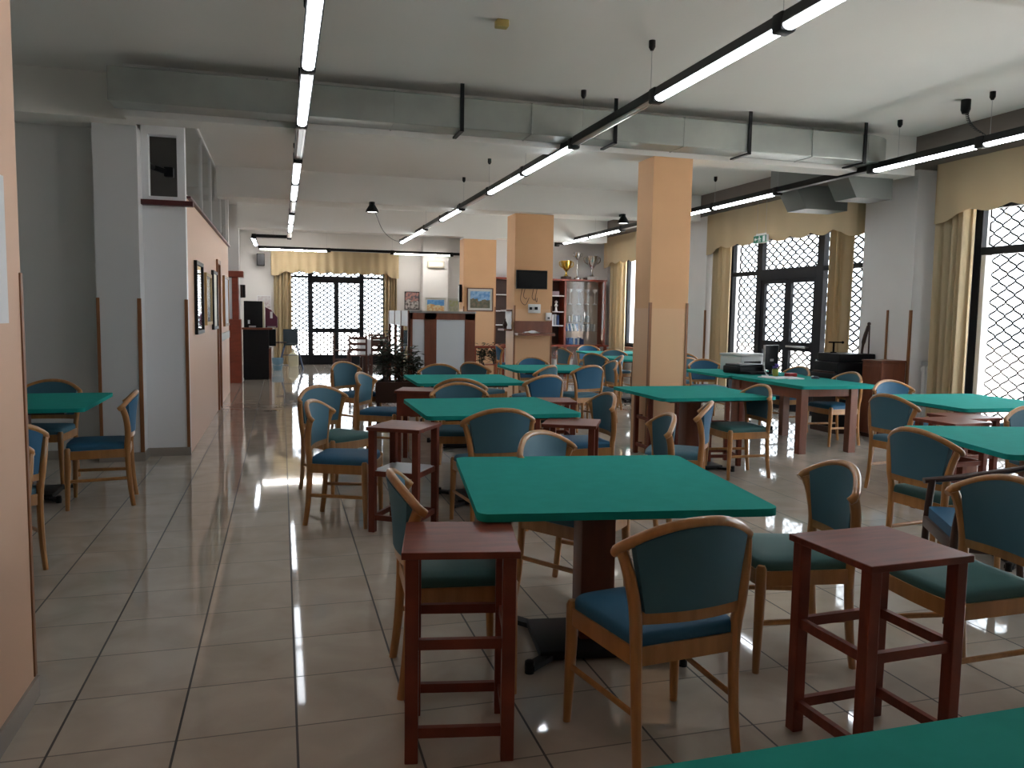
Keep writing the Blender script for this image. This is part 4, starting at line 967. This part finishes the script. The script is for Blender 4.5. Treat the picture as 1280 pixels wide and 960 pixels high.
# ---------------------------------------------------------------- divider
t = thing('divider', 'wood and white panelled divider booth in the middle of the hall', 'divider', (1.735, 11.2, 0))
W_ = .93
for a, b_ in ((0, .03), (.20, .36+.01), (.78, W_)): obj('stile', B(a, b_, -.025, .025, 0, 1.47), MAHOL, t, None, 0)
obj('top_rail', B(0, W_, -.025, .025, 1.38, 1.47), MAHOL, t, None, 0); obj('top_cap', B(-.01, W_+.01, -.035, .035, 1.47, 1.50), STEEL, t, None, 0); obj('bottom_rail', B(0, W_, -.025, .025, 0, .12), MAHOL, t, None, 0)
for a, b_ in ((.03, .20), (.37, .78)): obj('white_panel', B(a, b_, -.012, .012, .12, 1.38), LAMW, t, None, 0)
for k in range(4): obj('stile', B(-.025, .025, .03+k*.70-.0, .03+k*.70+.06, 0, 1.5), MAHOL, t, None, 0)
for k in range(3):
    a = .09+k*.70
    obj('glass_panel', B(-.006, .006, a, a+.64, .15, 1.28), MIRROR, t, None, 0); obj('side_panel', B(-.02, .02, a, a+.64, 1.28, 1.5), LAMW, t, None, 0); obj('bottom_rail', B(-.02, .02, a, a+.64, 0, .15), MAHOL, t, None, 0)

# ---------------------------------------------------------------- trophy bookcase
t = thing('bookcase', 'tall cherry bookcase with glass doors full of trophies and books', 'bookcase', (4.75, 18.08, 0))
XB = 2.80
def part(nm, x0, x1, y0, y1, z0, z1, m=REDW): return obj(nm, B(x0, x1, y0, y1, z0, z1), m, t, None, 0)
part('counter', -.05, XB+.03, -.18, .40, .72, .76)
for x in (0.0, .86, 1.72, XB-.06):
    for y in (-.12, .33): part('leg', x, x+.06, y, y+.05, 0, .72)
part('base_shelf', 0, XB, -.05, .38, .18, .21)
for x in (0, 1.10, 1.74, XB-.05): part('upright', x, x+.05, 0, .40, .76, 2.28)
part('cornice', -.02, XB+.02, -.02, .40, 2.28, 2.32)
part('back_panel', 0, 1.74, .385, .40, .76, 2.28, DARKW)
o = part('back_panel', 1.79, XB-.05, .385, .40, .76, 2.28, REFLBACK); o['label'] = 'beige painted mirror reflection behind the glass doors'
for z in (1.22, 1.55, 1.93):
    part('shelf', .05, 1.10, .02, .385, z-.02, z, PLW); part('shelf', 1.15, 1.74, .02, .385, z-.02, z, PLW)
for z in (1.08, 1.30, 1.52, 1.72): part('shelf', 1.79, XB-.05, .05, .385, z-.01, z, GLASS)
for a, b_ in ((1.79, 2.26), (2.27, XB-.05)):
    o = part('glass_door', a, b_, -.012, -.006, .80, 2.26, GLASS)
bm = new(); box(bm, 2.24, 2.262, -.02, -.004, 1.4, 1.55); obj('handle', bm, STEEL, t, None, 0)
XB0, YB0 = 4.75, 18.08
def cup(name, lab, x, y, z, s, m, base=DARKW, tall=0.0, grp=None):
    t = thing(name, lab, 'trophy', (x, y, z), 0, grp)
    bm = new(); lathe(bm, [(0, 0), (.30*s, 0), (.30*s, .14*s), (.24*s, .16*s), (0, .16*s)], (0, 0, 0), 14); obj('base', bm, base, t)
    h = .16*s; bm = new()
    lathe(bm, [(0, h), (.14*s, h), (.05*s, h+.12*s), (.04*s, h+(.25+tall)*s), (.10*s, h+(.32+tall)*s), (.24*s, h+(.48+tall)*s), (.29*s, h+(.72+tall)*s), (.30*s, h+(.84+tall)*s), (.27*s, h+(.84+tall)*s), (.22*s, h+(.5+tall)*s), (0, h+(.42+tall)*s)], (0, 0, 0), 18); obj('cup', bm, m, t)
    bm = new()
    for sx in (-1, 1): sweep(bm, smoothpath([(sx*.27*s, 0, h+(.78+tall)*s), (sx*.40*s, 0, h+(.76+tall)*s), (sx*.38*s, 0, h+(.58+tall)*s), (sx*.20*s, 0, h+(.46+tall)*s)], 4), (.02*s, .02*s), 6, upv=(0, 1, 0))
    obj('handles', bm, m, t)
    return t
cup('trophy_cup', 'gold trophy cup on top of the bookcase', 6.58, 18.25, 2.32, .44, GOLD)
cup('trophy_cup', 'small silver trophy on a tall thin stem on top of the bookcase', 6.86, 18.25, 2.32, .30, CHROME, CHROME, 1.15)
cup('trophy_cup', 'large silver trophy cup with a white foot on top of the bookcase', 7.24, 18.25, 2.32, .52, CHROME, PLW, .1)
bm = new(); box(bm, 7.02, 7.10, 18.18, 18.28, 2.32, 2.37, bev=.004); tag(obj('plinth_block', bm, DARKW), 'small dark block left of the large silver cup', 'block')
for k, x in enumerate((6.70, 6.93, 7.14, 7.34)):
    cup('slim_trophy', ['leftmost', 'second from left', 'third from left', 'rightmost'][k]+' slim silver trophy behind the bookcase glass', x, 18.28, 1.72, .17, SILVER, PLW, 1.2, 'slim trophies behind the glass')
cols = [mat('book_blue', (.10, .22, .45), .6), mat('book_white', (.62, .64, .66), .6), mat('book_navy', (.03, .06, .18), .6), mat('book_grey', (.30, .32, .33), .6), mat('book_beige', (.45, .38, .28), .6), mat('book_teal', (.10, .24, .26), .6)]
cn = ['blue', 'white', 'navy', 'grey', 'beige', 'teal']
def book(x, z, h, th, tilt, c, lab, grp, dep=.16):
    t = thing('book', lab, 'book', (x, 18.22, z), 0, grp); t.rotation_euler = (0, tilt, 0)
    obj('cover', B(0, th, 0, dep, .0, h), cols[c], t, None, 0); obj('pages', B(.003, th-.003, .006, dep+.001, .004, h+.001), PAPER, t, None, 0)
x = 6.60
for k, (c, h) in enumerate([(0, .19), (1, .19), (0, .18), (1, .19), (5, .18), (1, .17), (0, .18)]):
    book(x, 1.08, h, .034, -.22, c, '%s leaning book, number %s from the left on the fourth glass shelf' % (cn[c], ['one', 'two', 'three', 'four', 'five', 'six', 'seven'][k]), 'leaning books on the fourth glass shelf'); x += .048
x = 6.62
for k, (c, h) in enumerate([(2, .15), (0, .16), (0, .16), (1, .16), (0, .15), (1, .15), (2, .17), (2, .13)]):
    book(x, .76, h, .045, 0, c, '%s book, number %s from the left along the bottom of the glass case' % (cn[c], ['one', 'two', 'three', 'four', 'five', 'six', 'seven', 'eight'][k]), 'books on the bottom of the glass case'); x += .056
x = 6.60
for k, (c, h) in enumerate([(4, .16), (1, .15), (4, .16), (3, .17), (1, .15), (3, .17), (4, .16), (1, .16), (3, .16), (1, .15)]):
    book(x, 1.30, h, .04, 0, c, '%s book, number %s from the left on the third glass shelf' % (cn[c], ['one', 'two', 'three', 'four', 'five', 'six', 'seven', 'eight', 'nine', 'ten'][k]), 'books on the third glass shelf'); x += .062
x = 7.02
for k, (c, h) in enumerate([(1, .16), (3, .18), (1, .17), (3, .18), (1, .17)]):
    book(x, 1.08, h, .05, 0, c, '%s upright book, number %s of those right of the leaning books' % (cn[c], ['one', 'two', 'three', 'four', 'five'][k]), 'upright books on the fourth glass shelf'); x += .07
for k, (c, x, h) in enumerate([(1, 6.22, .25), (3, 6.29, .26), (2, 6.36, .24)]):
    book(x, 1.22, h, .055, 0, c, '%s binder on the open shelf of the bookcase' % cn[c], 'binders on the open shelf')
bm = new(); box(bm, 6.22, 6.40, 18.2, 18.4, 1.93, 2.03, bev=.006); tag(obj('storage_box', bm, mat('mauve_card', (.30, .22, .24), .7)), 'mauve grey box on the top open shelf of the bookcase', 'box')
bm = new(); lathe(bm, [(0, 0), (.05, 0), (.03, .03), (.02, .10), (.05, .14), (.02, .18), (.04, .23), (0, .27)], (6.34, 18.25, 1.55), 10); tag(obj('figurine', bm, PLW), 'white figurine on the middle open shelf of the bookcase', 'figurine')
for k, (x, lab) in enumerate([(6.30, 'white pot of flowers at the left below the bookcase counter'), (6.62, 'white pot of flowers in the middle below the bookcase counter')]):
    t = thing('flower_pot', lab, 'flower pot', (x, 18.05, .21)); bm = new(); lathe(bm, [(0, 0), (.07, 0), (.10, .2), (.09, .2), (0, .18)], (0, 0, 0), 14); obj('pot', bm, PLW, t)
    bm = new(); rnd = random.Random(k+40)
    for q in range(40):
        a = rnd.uniform(0, 2*PI); r = rnd.uniform(0, .13); bmesh.ops.create_icosphere(bm, subdivisions=1, radius=.02, matrix=Matrix.Translation((r*math.cos(a), r*math.sin(a), .24+rnd.uniform(0, .16))))
    obj('blossoms', bm, mat('mixed_blossoms', (.45, .10, .10), .7, noise=((30, 30, 30), (.5, .5, .45))), t, None, 0)

# ---------------------------------------------------------------- left wall boards, bar corner
def board(name, lab, y0, y1, z0, z1, fr, face, th=.035):
    t = thing(name, lab, 'notice board', (-.9, y0, z0)); L, H = y1-y0, z1-z0
    bm = new(); box(bm, .001, th, 0, .04, 0, H); box(bm, .001, th, L-.04, L, 0, H); box(bm, .001, th, .04, L-.04, 0, .04); box(bm, .001, th, .04, L-.04, H-.04, H); obj('frame', bm, fr, t, None, 0)
    obj('face', B(.001, th*.6, .04, L-.04, .04, H-.04), face, t, None, 0)
    return t
board('notice_board', 'black framed glass notice board, nearest on the peach wall', 9.28, 10.05, 1.2, 2.0, BLACK, MIRROR)
board('notice_board', 'pale wooden framed notice board, second on the peach wall', 10.42, 11.2, 1.28, 1.92, mat('pine_frame', (.50, .34, .14), .5), mat('board_glass', (.30, .33, .33), .08))
board('notice_board', 'cream notice board with a black edge beside the brown door', 11.5, 12.2, 1.2, 2.0, BLACK, CREAM)
board('notice_board', 'wood framed white board beyond the brown door', 13.7, 14.75, 1.2, 2.02, OAK, PAPER)
bm = new(); box(bm, 0, .004, 0, .9, 0, .5); tag(obj('wall_paper_sheet', bm, PAPER, None, (XL, 2.25, 1.42)), 'white printed sheet on the peach wall at the left edge', 'poster')
bm = new(); box(bm, -.9, -.885, 13.1, 15.1, .98, 1.1); tag(obj('wall_guard', bm, mat('grey_guard', (.25, .24, .20), .4)), 'grey guard strip on the peach wall beyond the brown door', 'guard strip')
t = thing('bar_cabinet', 'tall red cherry bar cabinet standing end on at the end of the peach wall', 'cabinet', (-1.02, 16.95, 0))
obj('lower_case', B(0, .24, 0, .36, 0, 1.28, bev=.005), REDW, t, None, 0); obj('upper_case', B(.08, .20, 0, .36, 1.28, 2.12, bev=.004), REDW, t, None, 0); obj('cornice', B(-.0, .30, -.04, .38, 2.12, 2.24, bev=.008), REDW, t, None, 0)
obj('mirror', B(.0, .08, .02, .34, 1.30, 2.10), LAMW, t, None, 0)
t = thing('bar_counter', 'black fronted bar counter in the far left corner', 'counter', (-.78, 17.75, 0))
obj('body', B(0, .52, 0, .75, .04, 1.06, bev=.004), BLACKP, t, None, 0); obj('worktop', B(-.02, .60, -.03, .78, 1.06, 1.10, bev=.004), MAHOL, t, None, 0); obj('end_panel', B(.52, .57, .02, .70, 0, .66), MAHOL, t, None, 0); obj('plinth', B(.01, .51, .01, .74, 0, .04), BLACK, t, None, 0)
obj('overhang', B(.52, .66, .3, .75, .70, 1.06), BLACKP, t, None, 0)
t = thing('black_appliance', 'large black boxy appliance on the bar counter', 'appliance', (-.55, 18.05, 1.10)); bm = new(); box(bm, -.21, .17, -.2, .2, 0, .56, bev=.01); obj('case', bm, BLACKP, t); obj('side_panel', B(.17, .20, -.2, .2, 0, .55), CREAM, t, None, 0); obj('sticker', B(-.13, -.09, -.204, -.2, .08, .16), PAPER, t, None, 0)
t = thing('coffee_machine', 'purple red coffee machine beside the black appliance', 'coffee machine', (-.21, 18.15, 1.10)); bm = new()
lo = [(-.12, 0), (.13, 0), (.13, .22), (-.0, .38), (-.12, .44)]
a_ = [bm.verts.new((x, -.15, z)) for x, z in lo]; b2 = [bm.verts.new((x, .15, z)) for x, z in lo]; bm.faces.new(a_); bm.faces.new(b2[::-1])
for k in range(5): bm.faces.new((a_[k], b2[k], b2[(k+1) % 5], a_[(k+1) % 5]))
obj('case', bm, mat('plum_plastic', (.10, .015, .045), .3), t, None, 0); obj('label_plate', B(-.02, .03, -.154, -.149, .2, .34), PAPER, t, None, 0); obj('drip_tray', B(-.08, .10, -.22, -.15, 0, .03), STEEL, t, None, 0)
bm = new(); box(bm, -.66, -.52, 17.78, 17.84, 1.10, 1.14, bev=.006); tag(obj('tray', bm, STEEL), 'small metal tray at the front of the bar counter', 'tray')
bm = new(); box(bm, -.80, -.70, 17.30, 17.349, 1.72, 1.98, bev=.008); t = tag(obj('wall_phone', bm, BLACKP), 'black wall phone on the pilaster above the bar', 'phone'); obj('handset', B(-.79, -.755, 17.27, 17.30, 1.74, 1.96, bev=.008), DARKW, t)
picture('bar_notice', 'white printed notice on the end wall above the coffee machine', -.62, -.26, 1.50, 1.86, 22.49, art_mat('notice_print', ((.62, .62, .62), (.55, .50, .52)), ((.60, .60, .60), (.42, .30, .34)), 12), PAPER, 0)
bm = new(); lathe(bm, [(0, 0), (.11, 0), (.14, .30), (.125, .30), (.10, .02), (0, .02)], (-.10, 20.6, 0), 18); t = tag(obj('bucket', bm, mat('pale_blue_plastic', (.16, .30, .40), .4)), 'pale blue bucket on the floor beside the bar', 'bucket')
bm = new(); sweep(bm, smoothpath([(-.24, 20.6, .29), (-.22, 20.5, .16), (-.10, 20.46, .12), (.02, 20.5, .16), (.04, 20.6, .29)], 4), (.005, .005), 6); obj('handle', bm, STEEL, t)
bm = new(); lathe(bm, [(0, 0), (.12, 0), (.13, .05), (.13, .30), (.06, .36), (.03, .38), (.03, .42), (0, .42)], (.30, 21.9, 0), 16); t = tag(obj('water_jug', bm, mat('cream_jug', (.60, .58, .42), .4)), 'cream plastic canister under the blue stool', 'canister'); bm = new(); lathe(bm, [(0, .42), (.036, .42), (.036, .45), (0, .45)], (.30, 21.9, 0), 12); obj('cap', bm, PLW, t)
NAVY = mat('blue_painted_tube', (.015, .045, .12), .35)
t = thing('high_chair', 'blue tubular high chair with a dark seat beside the far end door', 'high chair', (.22, 20.9, 0))
for sx in (-1, 1):
    bm = new(); sweep(bm, [(sx*.30, -.22, 0), (sx*.14, -.05, .62)], (.021, .021), 8, upv=(0, 1, 0)); obj('leg', bm, NAVY, t)
    bm = new(); sweep(bm, [(sx*.30, .22, 0), (sx*.14, .05, .62)], (.021, .021), 8, upv=(0, 1, 0)); obj('leg', bm, NAVY, t)
    bm = new(); sweep(bm, [(sx*.22, -.13, .36), (sx*.22, .13, .36)], (.008, .008), 6); obj('side_bar', bm, NAVY, t)
bm = new(); sweep(bm, [(-.215, -.135, .36), (.215, -.135, .36)], (.01, .01), 6); obj('foot_bar', bm, NAVY, t)
bm = new(); box(bm, -.17, .17, -.16, .16, .60, .65, bev=.02); obj('seat', bm, mat('dark_teal_fabric', (.02, .035, .045), .7), t)
bm = new()
def f(u, v): x = (2*u-1)*.18; return ((x, .16-.06*(x/.18)**2+.10*v, .64+.36*v), (0, 1, 0))
sheet(bm, f, 10, 6, .05); bevel_all(bm, .012); obj('backrest', bm, mat('dark_teal_fabric', (.02, .035, .045), .7), t)
bm = new(); box(bm, -.36, -.10, -.22, .02, .66, .69, bev=.01); obj('tray', bm, DARKW, t)

# ---------------------------------------------------------------- dining set by the far door
t = thing('dining_table', 'dark dining table under a white cloth beside the far end door', 'table', (2.22, 20.0, 0))
obj('tabletop', B(-.36, .42, -.45, .45, .75, .785), DARKW, t, None, 0)
for sx in (-.30, .36):
    for sy in (-.39, .39): obj('leg', B(sx-.03, sx+.03, sy-.03, sy+.03, 0, .75), DARKW, t, None, 0)
bm = new(); box(bm, -.30, .36, -.40, .40, .66, .75); obj('apron', bm, DARKW, t, None, 0)
bm = new(); box(bm, -.39, .45, -.48, .48, .787, .795); box(bm, -.40, -.385, -.48, .48, .38, .795); box(bm, -.39, -.14, -.485, -.475, .42, .795)
tag(obj('tablecloth', bm, PAPER, None, (2.22, 20.0, 0), 0), 'white tablecloth hanging over the left end of the dark dining table', 'tablecloth')
for k, (x, y, h) in enumerate([(1.98, 19.75, .14), (2.18, 19.9, .09), (2.34, 19.7, .17), (2.52, 19.85, .10)]):
    bm = new(); lathe(bm, [(0, 0), (.03, 0), (.032, h*.55), (.012, h*.75), (.012, h), (0, h)], (x, y, .795), 12)
    o = tag(obj('bottle', bm, mat('dark_bottle', (.02, .02, .02), .2)), ['small dark bottle at the left end of the white tablecloth', 'short dark shaker on the white tablecloth', 'tallest dark bottle on the white tablecloth', 'dark shaker at the right end of the white tablecloth'][k], 'bottle', 'bottles on the white tablecloth')
    bm = new(); lathe(bm, [(0, h), (.014, h), (.014, h+.02), (0, h+.02)], (x, y, .795), 10); obj('cap', bm, PLW, o)
bm = new(); lathe(bm, [(0, 0), (.12, 0), (.16, .02), (.15, .025), (0, .01)], (2.38, 20.15, .795), 20); tag(obj('serving_dish', bm, BLACK), 'dark flat dish in the middle of the white tablecloth', 'dish')
RUST = mat('rustic_dark_wood', (.075, .022, .014), .4)
def rustic(label, loc, rz, first=[None]):
    if first[0]: return dup(first[0], loc, rz, label)
    t = thing('rustic_chair', label, 'chair', loc, rz, 'dark rustic dining chairs'); first[0] = t
    for sx in (-1, 1):
        obj('leg', B(sx*.19-.02, sx*.19+.02, .16, .20, 0, .44, bev=.003), RUST, t, None, 0); obj('leg', B(sx*.19-.02, sx*.19+.02, -.21, -.17, 0, .92, bev=.003), RUST, t, None, 0)
    for z in (.56, .70, .83): obj('back_slat', B(-.17, .17, -.20, -.18, z, z+.06), RUST, t, None, 0)
    obj('seat', B(-.21, .21, -.20, .21, .44, .47, bev=.006), RUST, t, None, 0)
    for sx in (-1, 1): obj('stretcher', B(sx*.19-.01, sx*.19+.01, -.17, .16, .2, .23), RUST, t, None, 0)
    return t
rustic('dark rustic chair standing sideways before the far end door', (1.50, 21.3, 0), math.radians(-90))
rustic('dark rustic chair seen from behind at the left of the dining table', (1.72, 18.9, 0), math.radians(-8))
rustic('dark rustic chair at the near side of the dining table behind the plants', (2.22, 19.1, 0), 0)
rustic('dark rustic chair beyond the dining table by the gold curtain', (2.40, 21.0, 0), PI)
